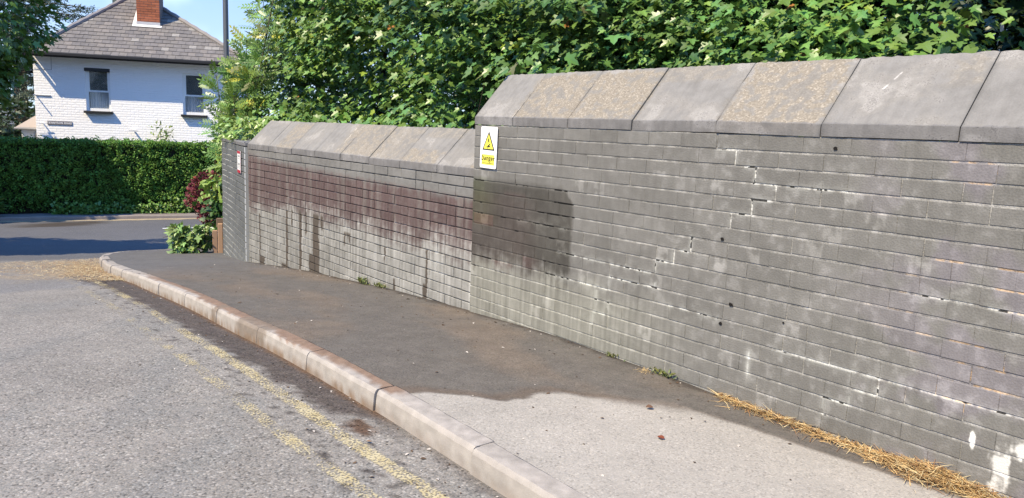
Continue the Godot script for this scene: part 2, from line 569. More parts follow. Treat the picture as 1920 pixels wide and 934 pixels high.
func build_yellow_lines() -> void:
	# worn double yellow line: two broken films of paint on the asphalt
	var tw := 32
	var th := 2048
	var lines := [[1.715, 1.60, 1.02], [1.915, 1.85, 0.80]]
	for li in 2:
		var f := nbytes(noise(0.22, 4, 31 + li), tw, th)
		var g := nbytes(noise(0.012, 3, 41 + li), tw, th)
		var c2 := nbytes(noise(0.03, 2, 51 + li), tw, th)
		var bytes := PackedByteArray()
		bytes.resize(tw * th * 4)
		for y in th:
			var s := 1.4 + 8.4 * y / float(th)
			var worn: float = lines[li][2]
			worn *= tab([1.4, 2.2, 3.5, 4.2, 5.5, 7.0, 8.5, 9.5], [1.0, 1.1, 1.05, 0.9, 0.74, 0.70, 0.60, 0.2], s)
			for x in tw:
				var i := y * tw + x
				var edge := absf(x / float(tw - 1) - 0.5) * 2.0
				var keep := worn * 0.50 - 0.42 * sm(0.55, 1.0, edge) + 0.5 * (g[i] / 255.0 - 0.5)
				var on := sm(-0.10, 0.16, keep - f[i] / 255.0)
				var t := c2[i] / 255.0
				bytes[i * 4] = int(lerpf(212, 200, t)); bytes[i * 4 + 1] = int(lerpf(201, 183, t)); bytes[i * 4 + 2] = int(lerpf(162, 132, t))
				bytes[i * 4 + 3] = int(165.0 * on)
		var im := Image.create_from_data(tw, th, false, Image.FORMAT_RGBA8, bytes)
		var m := mat(Color(1, 1, 1), 0.8)
		m.albedo_texture = ImageTexture.create_from_image(im)
		m.transparency = BaseMaterial3D.TRANSPARENCY_ALPHA
		var rows := 170
		var pos := PackedVector3Array()
		var col := PackedColorArray()
		var uv := PackedVector2Array()
		for i in rows:
			var v := float(i) / (rows - 1)
			var s := 1.4 + 8.4 * v
			var e := tab([1.4, 2.4, 3.0, 4.0, 5.2, 7.0, 9.8], [-0.10, -0.09, -0.04, 0.0, 0.02, 0.01, 0.0], s)
			for j in 4:
				var d: float = lines[li][0] + e + (j / 3.0 - 0.5) * 0.095
				var p := W(s, d, 0)
				p.y = hp(p) - 0.10 + 0.004
				pos.append(p); col.append(Color.WHITE); uv.append(Vector2(j / 3.0, v))
		var o := part("yellow_line", grid_mesh(rows, 4, pos, col, uv), m, self, "structure")
		o.set_meta("label", ["yellow no waiting line nearer the kerb", "fainter yellow no waiting line farther from the kerb"][li])

# ---------------------------------------------------------------- across the junction
var FK := Vector3(-13.48, 0, -20.13)
var FD := Vector3(0.864, 0, -0.503)
var FN := Vector3(-0.503, 0, -0.864)

func F(u: float, v: float) -> Vector3:     # along / beyond the far kerb
	return FK + FD * u + FN * v

func build_far_side() -> void:
	var us := breaks([-40.0, 2.0, -3.0, 0.12, 9.0, 2.0, 40.0])
	var vs := [0.0, 0.005, 0.015, 0.06, 0.10, 0.13, 0.3, 0.5, 0.75, 1.2]
	var hs := [-0.12, -0.03, 0.0, 0.005, 0.004, 0.0, 0.002, 0.002, 0.0, 0.01]
	var pos := PackedVector3Array()
	var col := PackedColorArray()
	for u in us:
		for j in vs.size():
			var p := F(u, vs[j])
			p.y = hp(p) + hs[j] + 0.03 * n_a.get_noise_1d(u * 0.4)
			pos.append(p)
			var c := Color(0.44, 0.38, 0.34) if j < 5 else Color(0.40, 0.355, 0.33)
			if j == 5: c = Color(0.2, 0.17, 0.14)
			col.append(c * (1.0 + 0.15 * n_b.get_noise_2d(p.x, p.z)))
	var g := grid_mesh(us.size(), vs.size(), pos, col)
	var o := part("pavement_far", g, M_pave, self, "structure")
	o.set_meta("label", "far pavement and kerb in front of the hedge")
	# a strip of straw coloured dust in the far channel
	pos = PackedVector3Array(); col = PackedColorArray()
	for u in us:
		for j in 3:
			var p := F(u, -0.02 - j * (0.20 + 0.10 * n_a.get_noise_1d(u * 1.3)))
			p.y = hp(p) - 0.096
			pos.append(p)
			col.append(Color(0.56, 0.46, 0.31) * (1.0 + 0.3 * n_b.get_noise_2d(p.x * 2.0, p.z)))
	o = part("channel_dust", grid_mesh(us.size(), 3, pos, col), M_asphalt, self, "structure")
	# centre line dash
	var mb := MB.new()
	for u0 in [3.6, 7.8, -9.0]:
		var a := F(u0, -3.10); var b := F(u0 + 1.9, -3.10)
		a.y = hp(a) - 0.094; b.y = hp(b) - 0.094
		mb.quad(a, b, b + FN * 0.1, a + FN * 0.1)
	o = part("white_line", mb.done(), mat(Color(0.72, 0.72, 0.70), 0.8), self, "structure")

# ---------------------------------------------------------------- the wall
const HI_TOP := 1.39       # underside of the coping on the high wall
const LO_TOP := 1.025

func wall_noise(w: int, h: int, seed_: int) -> Dictionary:
	return {
		"lo": nbytes(noise(0.006, 4, seed_), w, h),
		"mid": nbytes(noise(0.03, 4, seed_ + 1), w, h),
		"hi": nbytes(noise(0.25, 2, seed_ + 2), w, h),
		"streak": nbytes(noise(0.06, 3, seed_ + 3), w, h, 1, 26),
		"streak2": nbytes(noise(0.02, 3, seed_ + 4), w, h, 1, 14),
	}

func seg_dist(p: Vector2, pts: Array) -> float:
	var best := 99.0
	for i in pts.size() - 1:
		var a: Vector2 = pts[i]
		var b: Vector2 = pts[i + 1]
		var ab := b - a
		var t := clampf((p - a).dot(ab) / maxf(ab.length_squared(), 1e-6), 0.0, 1.0)
		best = minf(best, p.distance_to(a + ab * t))
	return best

# stepped cracks, filled white, in (s, height below the coping)
var CRACKS := [
	[Vector2(2.375, 0.0), Vector2(2.375, 0.075), Vector2(2.262, 0.075), Vector2(2.262, 0.15), Vector2(2.15, 0.15), Vector2(2.15, 0.225), Vector2(2.037, 0.225), Vector2(2.037, 0.30), Vector2(2.15, 0.30), Vector2(2.15, 0.375), Vector2(2.262, 0.375), Vector2(2.262, 0.45)],
	[Vector2(2.037, 0.225), Vector2(1.70, 0.225)],
	[Vector2(2.49, 0.525), Vector2(2.49, 0.60), Vector2(2.60, 0.60), Vector2(2.60, 0.675), Vector2(2.71, 0.675), Vector2(2.71, 0.75), Vector2(2.825, 0.75)],
	[Vector2(3.05, 0.75), Vector2(2.71, 0.75), Vector2(2.71, 0.825), Vector2(3.05, 0.825), Vector2(3.05, 0.90), Vector2(3.165, 0.90)],
	[Vector2(3.05, 0.975), Vector2(3.05, 1.05), Vector2(3.165, 1.05), Vector2(3.165, 1.125)],
	[Vector2(3.9, 0.60), Vector2(3.45, 0.60)],
	[Vector2(3.5, 0.75), Vector2(3.1, 0.75)], [Vector2(3.6, 0.90), Vector2(3.15, 0.90), Vector2(3.15, 0.975)],
	[Vector2(2.6, 0.90), Vector2(2.3, 0.90)],
	[Vector2(1.95, 0.975), Vector2(0.9, 0.975)],
	[Vector2(1.475, 0.975), Vector2(1.475, 1.05), Vector2(1.59, 1.05), Vector2(1.59, 1.125), Vector2(1.70, 1.125), Vector2(1.70, 1.2)],
	[Vector2(2.1, 1.02), Vector2(2.1, 1.12)],
	[Vector2(1.4, 0.60), Vector2(0.9, 0.60)],
]

func paint_high() -> Array:
	var x0 := 0.4; var x1 := 4.45; var h_m := 1.40
	var w := 1560; var h := 540
	var N := wall_noise(w, h, 100)
	var lo: PackedByteArray = N.lo; var mid: PackedByteArray = N.mid; var hi: PackedByteArray = N.hi
	var st: PackedByteArray = N.streak; var st2: PackedByteArray = N.streak2
	var cw := w / 4; var ch := h / 4                       # distance to the cracks, coarse
	var cd := PackedFloat32Array(); cd.resize(cw * ch)
	for y in ch:
		for x in cw:
			var p := Vector2(lerpf(x1, x0, (x + 0.5) / cw), h_m * (y + 0.5) / ch)
			var best := 9.0
			for c in CRACKS: best = minf(best, seg_dist(p, c))
			cd[y * cw + x] = best
	var px := PackedByteArray(); px.resize(w * h * 3)
	var mo := PackedByteArray(); mo.resize(w * h * 3)
	for y in h:
		var v := h_m * y / h
		for x in w:
			var i := y * w + x
			var s := lerpf(x1, x0, float(x) / w)
			var l := lo[i] / 255.0 - 0.5
			var m := mid[i] / 255.0 - 0.5
			var g := hi[i] / 255.0 - 0.5
			var k := st[i] / 255.0 - 0.5
			var k2 := st2[i] / 255.0
			var r := 112.5 + 12.0 * l + 10.0 * m + 9.0 * g + 7.0 * k
			var cr := r + 1.0; var cg := r - 0.3; var cb := r - 4.6
			# slight violet cast to the right, greenish to the foot
			var vio := sm(1.9, 1.2, s) * sm(0.05, 0.3, l + 0.1)
			cb += 6.0 * vio; cr += 2.0 * vio
			# pale washed blotches
			var wash := sm(0.60, 0.82, mid[i] / 255.0 + 0.22 * l) * sm(3.6, 2.0, s) * 0.42 * (0.35 + 0.65 * k2)
			cr += 30.0 * wash; cg += 30.0 * wash; cb += 32.0 * wash
			# lower part whitened and streaked under the dark patch
			var low := sm(0.80, 1.02, v + 0.12 * l) * sm(2.2, 3.2, s)
			cr += low * (19.0 + 24.0 * k); cg += low * (19.5 + 24.0 * k); cb += low * (15.0 + 23.0 * k)
			# the darker overpainted rectangle with its sharp right side
			var right := 3.385 + 0.09 * pow(sm(0.50, 0.34, v), 2.0)
			var dark := sm(right - 0.016, right + 0.02, s + 0.03 * m) * sm(0.33, 0.40, v + 0.03 * m) * (1.0 - sm(0.80, 0.98, v + 0.10 * k + 0.10 * m))
			var kk := int(v / 0.075)
			var bid := hash(Vector2i(kk, int(floor((s - (0.125 if kk % 2 == 0 else 0.0125)) / 0.225))))
			var bt := float(posmod(bid, 97)) / 97.0
			var bt2 := float(posmod(bid / 97, 89)) / 89.0
			var add := (bt - 0.5) * 8.0
			if bt2 > 0.86 and v > 0.2:                    # parts of some bricks keep a paler coat
				var fx := fposmod((s - (0.125 if kk % 2 == 0 else 0.0125)) / 0.225, 1.0)
				add += 17.0 * sm(bt * 0.5, bt * 0.5 + 0.03, fx) * (1.0 - sm(bt * 0.5 + 0.35, bt * 0.5 + 0.42, fx)) * sm(0.25, 0.6, mid[i] / 255.0 + 0.3 * k)
			cr += add; cg += add; cb += add
			dark *= 0.86 + 0.28 * bt
			cr -= dark * 37.0; cg -= dark * 38.0; cb -= dark * 39.0
			var red := dark * (1.0 if bt2 > 0.80 else 0.25) * sm(0.40, 0.5, v) * sm(3.6, 3.9, s)
			cr += red * 13.0; cb += red * 2.0
			var moss := dark * sm(4.05, 4.35, s) * (1.0 - sm(0.62, 0.75, v)) * (0.35 + 0.65 * bt2)
			cg += moss * 4.0; cb -= moss * 7.0
			# bloom of white salts along the cracks
			var dst := cd[mini(y / 4, ch - 1) * cw + mini(x / 4, cw - 1)]
			var bloom := exp(-dst / 0.011) * sm(0.38, 0.62, mid[i] / 255.0 + 0.1)
			bloom = maxf(bloom, 0.45 * exp(-dst / 0.035) * sm(0.55, 0.75, mid[i] / 255.0))
			cr += 34.0 * bloom; cg += 36.0 * bloom; cb += 35.0 * bloom
			# white paint splash at the near foot of the wall
			var sp := minf(Vector2((s - 1.00) / 0.045, (v - 1.19) / 0.12).length(), Vector2((s - 0.93) / 0.05, (v - 1.10) / 0.05).length())
			var splash := 0.8 * (1.0 - sm(0.40, 0.9, sp + 1.1 * m + 0.5 * k))
			splash = maxf(splash, 1.0 - sm(0.7, 1.0, Vector2((s - 1.10) / 0.015, (v - 1.10) / 0.04).length() + m))
			cr = lerpf(cr, 222.0, splash); cg = lerpf(cg, 222.0, splash); cb = lerpf(cb, 216.0, splash)
			# runs of lime below the crack by the weep hole
			var run := exp(-absf(s - 2.1) / 0.012) * sm(1.0, 1.05, v) * (1.0 - sm(1.12, 1.22, v + 0.05 * k))
			cr += 45.0 * run; cg += 46.0 * run; cb += 45.0 * run
			px[i * 3] = int(clampf(cr, 0, 255)); px[i * 3 + 1] = int(clampf(cg, 0, 255)); px[i * 3 + 2] = int(clampf(cb, 0, 255))
			# joints: the same paint weathered paler, open and dark in places
			var pale := 20.0 + 20.0 * sm(0.30, 0.7, mid[i] / 255.0)
			var ocr := sm(1.7, 1.1, s) * sm(0.55, 0.7, lo[i] / 255.0) * sm(0.45, 0.6, mid[i] / 255.0)
			var gap := sm(0.60, 0.70, lo[(i + 40 * w) % (w * h)] / 255.0 + 0.4 * m) * sm(0.0, 0.5, dark + 0.18)
			if dst < 0.012: pale += 22.0 * sm(0.35, 0.6, mid[i] / 255.0 + 0.12); gap = maxf(gap, sm(0.63, 0.70, mid[i] / 255.0))
			pale *= 1.0 - 0.9 * dark
			mo[i * 3] = int(clampf((cr + pale + 26.0 * ocr) * (1.0 - 0.72 * gap), 0, 255))
			mo[i * 3 + 1] = int(clampf((cg + pale + 4.0 * ocr) * (1.0 - 0.72 * gap), 0, 255))
			mo[i * 3 + 2] = int(clampf((cb + pale - 26.0 * ocr) * (1.0 - 0.72 * gap), 0, 255))
	return [tex(w, h, px), tex(w, h, mo), normal_tex(w, h, hi, 2.2), x0, x1, h_m, HI_TOP]

func paint_low() -> Array:
	var x0 := 4.40; var x1 := 9.06; var h_m := 1.50
	var w := 1640; var h := 528
	var N := wall_noise(w, h, 200)
	var lo: PackedByteArray = N.lo; var mid: PackedByteArray = N.mid; var hi: PackedByteArray = N.hi
	var st: PackedByteArray = N.streak; var st2: PackedByteArray = N.streak2
	# wet runs: s, width, from, to
	var runs := [[8.66, 0.035, 0.70, 1.45], [7.86, 0.05, 0.58, 1.45], [7.72, 0.03, 0.56, 0.75], [7.50, 0.055, 0.54, 1.45], [7.36, 0.03, 0.54, 0.80], [7.12, 0.135, 0.54, 1.45], [7.16, 0.26, 0.95, 1.45], [7.93, 0.16, 1.16, 1.45], [8.6, 0.16, 1.18, 1.45], [6.98, 0.05, 0.54, 0.72], [6.42, 0.10, 0.63, 0.70], [6.48, 0.025, 0.63, 0.80], [6.38, 0.02, 0.63, 0.76], [5.72, 0.02, 0.66, 0.80], [5.05, 0.022, 0.58, 1.20], [5.07, 0.06, 0.86, 1.20], [5.55, 0.03, 0.9, 1.1]]
	var px := PackedByteArray(); px.resize(w * h * 3)
	var mo := PackedByteArray(); mo.resize(w * h * 3)
	for y in h:
		var v := h_m * y / h
		for x in w:
			var i := y * w + x
			var s := lerpf(x1, x0, float(x) / w)
			var l := lo[i] / 255.0 - 0.5
			var m := mid[i] / 255.0 - 0.5
			var g := hi[i] / 255.0 - 0.5
			var k := st[i] / 255.0 - 0.5
			var k2 := st2[i] / 255.0
			# pale whitewashed lower courses
			var kk := int(v / 0.075)
			var bid := hash(Vector2i(kk + 50, int(floor((s - (0.06 if kk % 2 == 0 else 0.172)) / 0.225))))
			var bt := float(posmod(bid, 97)) / 97.0 - 0.5
			var r := tab([4.4, 5.6, 7.0, 9.0], [145.0, 142.0, 136.0, 132.0], s) + 12.0 * bt + 18.0 * l + 16.0 * m + 9.0 * g + 38.0 * k
			var cr := r + 1.0; var cg := r; var cb := r - 5.0
			# maroon bricks show through the worn band
			var foot := tab([4.4, 5.2, 6.5, 7.5, 8.2, 9.05], [0.51, 0.52, 0.53, 0.55, 0.58, 0.67], s)
			var band := (1.0 - sm(foot - 0.14, foot + 0.12, v + 0.11 * k + 0.12 * m + 0.08 * l + 0.10 * bt)) * (0.82 + 0.18 * sm(0.3, 0.6, mid[i] / 255.0 + 0.3 * l))
			var topg := sm(0.06, 0.14, v + 0.05 * m + tab([4.4, 7.0, 8.6, 9.0], [-0.06, -0.03, 0.0, 0.05], s))
			var mr := 88.0 + 11.0 * bt + 14.0 * m + 12.0 * k + 7.0 * g
			var worn := sm(0.52, 0.75, k2 + 0.3 * m)
			cr = lerpf(cr, mr + 3.0 + 14.0 * worn, band); cg = lerpf(cg, mr - 12.0 + 19.0 * worn, band); cb = lerpf(cb, mr - 14.0 + 17.0 * worn, band)
			var gt := 120.0 + 16.0 * m + 14.0 * l + 8.0 * g
			cr = lerpf(gt, cr, topg); cg = lerpf(gt - 1.0, cg, topg); cb = lerpf(gt - 4.0, cb, topg)
			# runs of damp
			var wet := 0.0
			for q in runs:
				var ww: float = q[1] * (1.0 + 0.5 * m + 0.3 * k)
				if absf(s - q[0]) < ww + 0.03:
					wet = maxf(wet, (1.0 - sm(ww * 0.5 - 0.004, ww * 0.5 + 0.008, absf(s - q[0] + 0.02 * m))) * sm(q[2], q[2] + 0.03, v) * (1.0 - sm(q[3] - 0.05, q[3], v + 0.06 * k)))
			cr = lerpf(cr, 84.0 + 8.0 * m, wet); cg = lerpf(cg, 77.0 + 8.0 * m, wet); cb = lerpf(cb, 69.0 + 8.0 * m, wet)
			# pale salt line at the high wall's end
			var salt := exp(-(s - 4.43) / 0.03) * sm(0.35, 0.6, v + 0.3 * m)
			cr += 40.0 * salt; cg += 41.0 * salt; cb += 42.0 * salt
			# dirt at the foot
			var base := -(CAM_Y - LO_TOP) + 0.0
			px[i * 3] = int(clampf(cr, 0, 255)); px[i * 3 + 1] = int(clampf(cg, 0, 255)); px[i * 3 + 2] = int(clampf(cb, 0, 255))
			# joints darker than the whitewash, here and there filled white
			var dk := lerpf(0.76, 0.96, sm(0.40, 0.62, mid[i] / 255.0 + 0.25 * l))
			dk = lerpf(dk, 0.88, band * 0.8)
			var fill := sm(0.70, 0.78, lo[i] / 255.0 + 0.35 * m) * 46.0
			mo[i * 3] = int(clampf(cr * dk + fill, 0, 255)); mo[i * 3 + 1] = int(clampf(cg * dk + fill, 0, 255)); mo[i * 3 + 2] = int(clampf(cb * dk + fill, 0, 255))
	return [tex(w, h, px), tex(w, h, mo), normal_tex(w, h, hi, 2.2), x0, x1, h_m, LO_TOP]

func paint_pier() -> Array:
	var w := 640; var h := 520
	var N := wall_noise(w, h, 300)
	var lo: PackedByteArray = N.lo; var mid: PackedByteArray = N.mid; var hi: PackedByteArray = N.hi; var st: PackedByteArray = N.streak
	var px := PackedByteArray(); px.resize(w * h * 3)
	var mo := PackedByteArray(); mo.resize(w * h * 3)
	for y in h:
		for x in w:
			var i := y * w + x
			var f := float(x) / w
			var r := 104.0 + 12.0 * (lo[i] / 255.0 - 0.5) + 10.0 * (mid[i] / 255.0 - 0.5) + 8.0 * (hi[i] / 255.0 - 0.5) + 14.0 * (st[i] / 255.0 - 0.5)
			r += 8.0 * sm(0.6, 0.8, float(y) / h)
			var cr := r - 2.0; var cg := r + 0.5; var cb := r + 1.0
			var e := sm(0.975, 0.99, f)                     # pale mortar fillet at the corner
			px[i * 3] = int(clampf(cr + 75.0 * e, 0, 255)); px[i * 3 + 1] = int(clampf(cg + 75.0 * e, 0, 255)); px[i * 3 + 2] = int(clampf(cb + 76.0 * e, 0, 255))
			var pale := 85.0 * sm(0.75, 0.30, f + 0.25 * (mid[i] / 255.0 - 0.5)) + 5.0
			mo[i * 3] = int(clampf(cr + pale, 0, 255)); mo[i * 3 + 1] = int(clampf(cg + pale - 2.0, 0, 255)); mo[i * 3 + 2] = int(clampf(cb + pale - 8.0, 0, 255))
	return [tex(w, h, px), tex(w, h, mo), normal_tex(w, h, hi, 2.2), 0.0, 2.0, 1.7, 0.0]

func mapped(t: Texture2D, nt: Texture2D, rough: float, ns := 0.6) -> StandardMaterial3D:
	var m := tinted(rough)
	m.albedo_texture = t
	if nt:
		m.normal_enabled = true
		m.normal_texture = nt
		m.normal_scale = ns
	return m

var bevel := 0.0016
var uneven := 0.35
# One brick of a wall whose local x runs to the right and z out of the face. u0..u1 along x, y0..y1.
func brick_into(mb: MB, x0: float, x1: float, y0: float, y1: float, z: float, uvf: Callable, jit := 0.0015) -> void:
	var b := bevel
	var o := []                     # outer ring at the back edge of the bevel, inner ring on the face
	var cs := [Vector2(x0, y0), Vector2(x1, y0), Vector2(x1, y1), Vector2(x0, y1)]
	var mid := Vector2((x0 + x1) / 2, (y0 + y1) / 2)
	var face := []
	var rim := []
	var tilt := Vector2(rng.randf_range(-0.008, 0.008), rng.randf_range(-0.015, 0.015)) * uneven
	for c in cs:
		var cc: Vector2 = c + Vector2(rng.randf_range(-jit, jit), rng.randf_range(-jit, jit))
		var bb := b * rng.randf_range(0.7, 1.5)
		var inn := Vector2(signf(mid.x - cc.x), signf(mid.y - cc.y)) * bb
		var zz := z + tilt.dot(cc - mid)
		rim.append(Vector3(cc.x, cc.y, zz - b))
		face.append(Vector3(cc.x + inn.x, cc.y + inn.y, zz))
	var uvr := []
	var uvi := []
	for p in rim: uvr.append(uvf.call(p.x, p.y))
	for p in face: uvi.append(uvf.call(p.x, p.y))
	mb.quad(face[0], face[1], face[2], face[3], uvi[0], uvi[1], uvi[2], uvi[3])
	for k in 4:
		var j := (k + 1) % 4
		mb.quad(rim[k], rim[j], face[j], face[k], uvr[k], uvr[j], uvi[j], uvi[k])
		var ba := Vector3(rim[k].x, rim[k].y, z - 0.03)
		var bb2 := Vector3(rim[j].x, rim[j].y, z - 0.03)
		mb.quad(ba, bb2, rim[j], rim[k], uvr[k], uvr[j], uvr[j], uvr[k])

func brickwork(root: Node3D, P: Array, s_near: float, s_far: float, s_ref: float, y_ref: float, courses: int, ground: Callable, m: Material, tone_var: float, joint: float, headers: float, single_from: float, off := [0.0, 0.1125], perp := 1.0, hide := 0.0, cracks := []) -> void:
	# local x = s_ref - s ; local y = world y - y_ref
	var span: float = P[4] - P[3]
	var top: float = P[6] - y_ref
	var uvf := func(x: float, y: float) -> Vector2:
		return Vector2((P[4] - (s_ref - x)) / span, (top - y) / P[5])
	var many := MB.new()
	var count := 0
	for k in courses:
		var y1 := top - 0.075 * k - 0.004
		var y0 := y1 - 0.075 + joint
		var edges := [s_near]
		var s := s_near + fposmod(off[k % 2] - s_near, 0.225)
		if s - s_near < 0.06: s += 0.225
		while s < s_far - 0.06:
			edges.append(s + rng.randf_range(-0.006, 0.006))
			if rng.randf() < headers and s + 0.11 < s_far - 0.06: edges.append(s + 0.112 + rng.randf_range(-0.005, 0.005))
			s += 0.225
		edges.append(s_far)
		var gaps := []
		for e in edges.size():
			var gp: float = joint * perp * (0.12 if rng.randf() < hide else 1.0)
			for c in cracks:
				for q in c.size() - 1:
					if absf(c[q].x - c[q + 1].x) < 0.01 and absf(c[q].x - edges[e]) < 0.02 and minf(c[q].y, c[q + 1].y) <= 0.075 * k + 0.02 and maxf(c[q].y, c[q + 1].y) >= 0.075 * k + 0.055: gp = joint * 0.95
			gaps.append(gp)
		for e in edges.size() - 1:
			var sa: float = edges[e] + gaps[e] * 0.5
			var sb: float = edges[e + 1] - gaps[e + 1] * 0.5
			if y1 + y_ref < ground.call((sa + sb) / 2) - 0.01: continue
			var t := 1.0 + rng.randf_range(-tone_var, tone_var)
			var z := rng.randf_range(-0.002, 0.002) * uneven
			if sb > single_from and count < 300:
				var mb := MB.new()
				mb.col = Color(t, t, t)
				brick_into(mb, s_ref - sb, s_ref - sa, y0, y1, z, uvf)
				part("brick", mb.done(), m, root)
				count += 1
			else:
				many.col = Color(t, t, t)
				brick_into(many, s_ref - sb, s_ref - sa, y0, y1, z, uvf)
	if many.v.size(): part("brickwork", many.done(), m, root, "stuff")

func backing(root: Node3D, P: Array, s0: float, s1: float, s_ref: float, y_ref: float, y_bot: float, depth: float, m: Material, recess: float) -> void:
	var mb := MB.new()
	var top: float = P[6] - y_ref
	var span: float = P[4] - P[3]
	var xa := s_ref - s1; var xb := s_ref - s0
	var ua: float = (P[4] - s1) / span
	var ub: float = (P[4] - s0) / span
	var vb: float = (top - y_bot) / P[5]
	var z := -recess; var zb := -depth
	var A := [Vector3(xa, y_bot, z), Vector3(xb, y_bot, z), Vector3(xb, top, z), Vector3(xa, top, z)]
	var B := [Vector3(xa, y_bot, zb), Vector3(xb, y_bot, zb), Vector3(xb, top, zb), Vector3(xa, top, zb)]
	var UV := [Vector2(ua, vb), Vector2(ub, vb), Vector2(ub, 0), Vector2(ua, 0)]
	mb.quad(A[0], A[1], A[2], A[3], UV[0], UV[1], UV[2], UV[3])
	mb.quad(B[1], B[0], B[3], B[2], UV[1], UV[0], UV[3], UV[2])
	mb.quad(B[0], A[0], A[3], B[3], UV[0], UV[0], UV[3], UV[3])
	mb.quad(A[1], B[1], B[2], A[2], UV[1], UV[1], UV[2], UV[2])
	mb.quad(A[3], A[2], B[2], B[3], UV[3], UV[2], UV[2], UV[3])
	part("mortar", mb.done(), m, root)

func paint_coping(x0: float, x1: float, w: int, seed_: int, tans: Array, scratches: Array) -> Array:
	# u along the wall, v from the ridge (0) down the slope to the arris (0.86) and the front strip
	var h := 200
	var N := wall_noise(w, h, seed_)
	var lo: PackedByteArray = N.lo; var mid: PackedByteArray = N.mid; var hi: PackedByteArray = N.hi
	var stc: PackedByteArray = N.streak
	var ag := noise(0.36, 1, seed_ + 9, FastNoiseLite.TYPE_CELLULAR)
	ag.cellular_return_type = FastNoiseLite.RETURN_CELL_VALUE
	var agb := nbytes(ag, w, h)
	var agd := noise(0.36, 1, seed_ + 9, FastNoiseLite.TYPE_CELLULAR)
	agd.cellular_return_type = FastNoiseLite.RETURN_DISTANCE
	var agx := nbytes(agd, w, h)
	var px := PackedByteArray(); px.resize(w * h * 3)
	var hb := PackedByteArray(); hb.resize(w * h)
	for y in h:
		var v := float(y) / h
		for x in w:
			var i := y * w + x
			var s := lerpf(x1, x0, float(x) / w)
			var l := lo[i] / 255.0 - 0.5
			var m := mid[i] / 255.0 - 0.5
			var g := hi[i] / 255.0 - 0.5
			var kst: float = stc[i] / 255.0 - 0.5
			var r := 127.0 + 16.0 * l + 14.0 * m + 9.0 * g + 9.0 * kst
			var cr := r + 1.5; var cg := r; var cb := r - 3.0
			var tan_ := 0.0
			for q in tans:      # s from, s to, v from, v to, strength
				tan_ = maxf(tan_, q[4] * sm(q[0] - 0.03, q[0] + 0.03, s + 0.10 * m) * (1.0 - sm(q[1] - 0.03, q[1] + 0.03, s + 0.10 * m)) * sm(q[2] - 0.04, q[2] + 0.04, v + 0.1 * m) * (1.0 - sm(q[3] - 0.03, q[3] + 0.03, v + 0.08 * m)))
			tan_ = maxf(tan_, 0.16 * sm(0.4, 0.6, lo[i] / 255.0)) * 0.84
			tan_ *= 0.35 + 0.65 * sm(0.30, 0.55, mid[i] / 255.0 + 0.5 * (lo[i] / 255.0 - 0.42))
			var strip := sm(0.845, 0.86, v)
			tan_ *= 1.0 - 0.8 * strip
			var a := agb[i] / 255.0
			var stone := 118.0 + 26.0 * a + 22.0 * g + 20.0 * m - 14.0 * (agx[i] / 255.0)
			if a > 0.86: stone += 15.0
			cr = lerpf(cr, stone + 9.0, tan_); cg = lerpf(cg, stone + 0.5, tan_); cb = lerpf(cb, stone - 14.0, tan_)
			# dark soot and lichen specks
			var sp := sm(0.69, 0.78, 0.55 * hi[i] / 255.0 + 0.45 * mid[i] / 255.0 + 0.35 * l) * 0.55
			sp = maxf(sp, 0.9 * sm(0.985, 1.0, 1.0 - agb[(i * 7) % (w * h)] / 255.0) * sm(0.6, 0.8, mid[i] / 255.0 + l))
			cr -= 44.0 * sp; cg -= 44.0 * sp; cb -= 42.0 * sp
			var pale := sm(0.66, 0.80, lo[i] / 255.0 + 0.20 * m) * (1.0 - tan_)
			cr += 14.0 * pale; cg += 14.0 * pale; cb += 14.0 * pale
			cr -= strip * 14.0; cg -= strip * 13.5; cb -= strip * 11.0
			for q in scratches:      # s0, v0, s1, v1, brightness
				var dd := seg_dist(Vector2(s, v * 0.5), [Vector2(q[0], q[1] * 0.5), Vector2(q[2], q[3] * 0.5)])
				if dd < 0.006:
					var f: float = (1.0 - dd / 0.006) * q[4] * sm(-0.3, 0.1, m)
					cr += f; cg += f; cb += f
			px[i * 3] = int(clampf(cr, 0, 255)); px[i * 3 + 1] = int(clampf(cg, 0, 255)); px[i * 3 + 2] = int(clampf(cb, 0, 255))
			hb[i] = int(clampf(110.0 + 40.0 * m + 60.0 * g + tan_ * (40.0 * a - 60.0 * (agx[i] / 255.0)) - 90.0 * sp, 0, 255))
	return [tex(w, h, px), normal_tex(w, h, hb, 2.4), x0, x1]

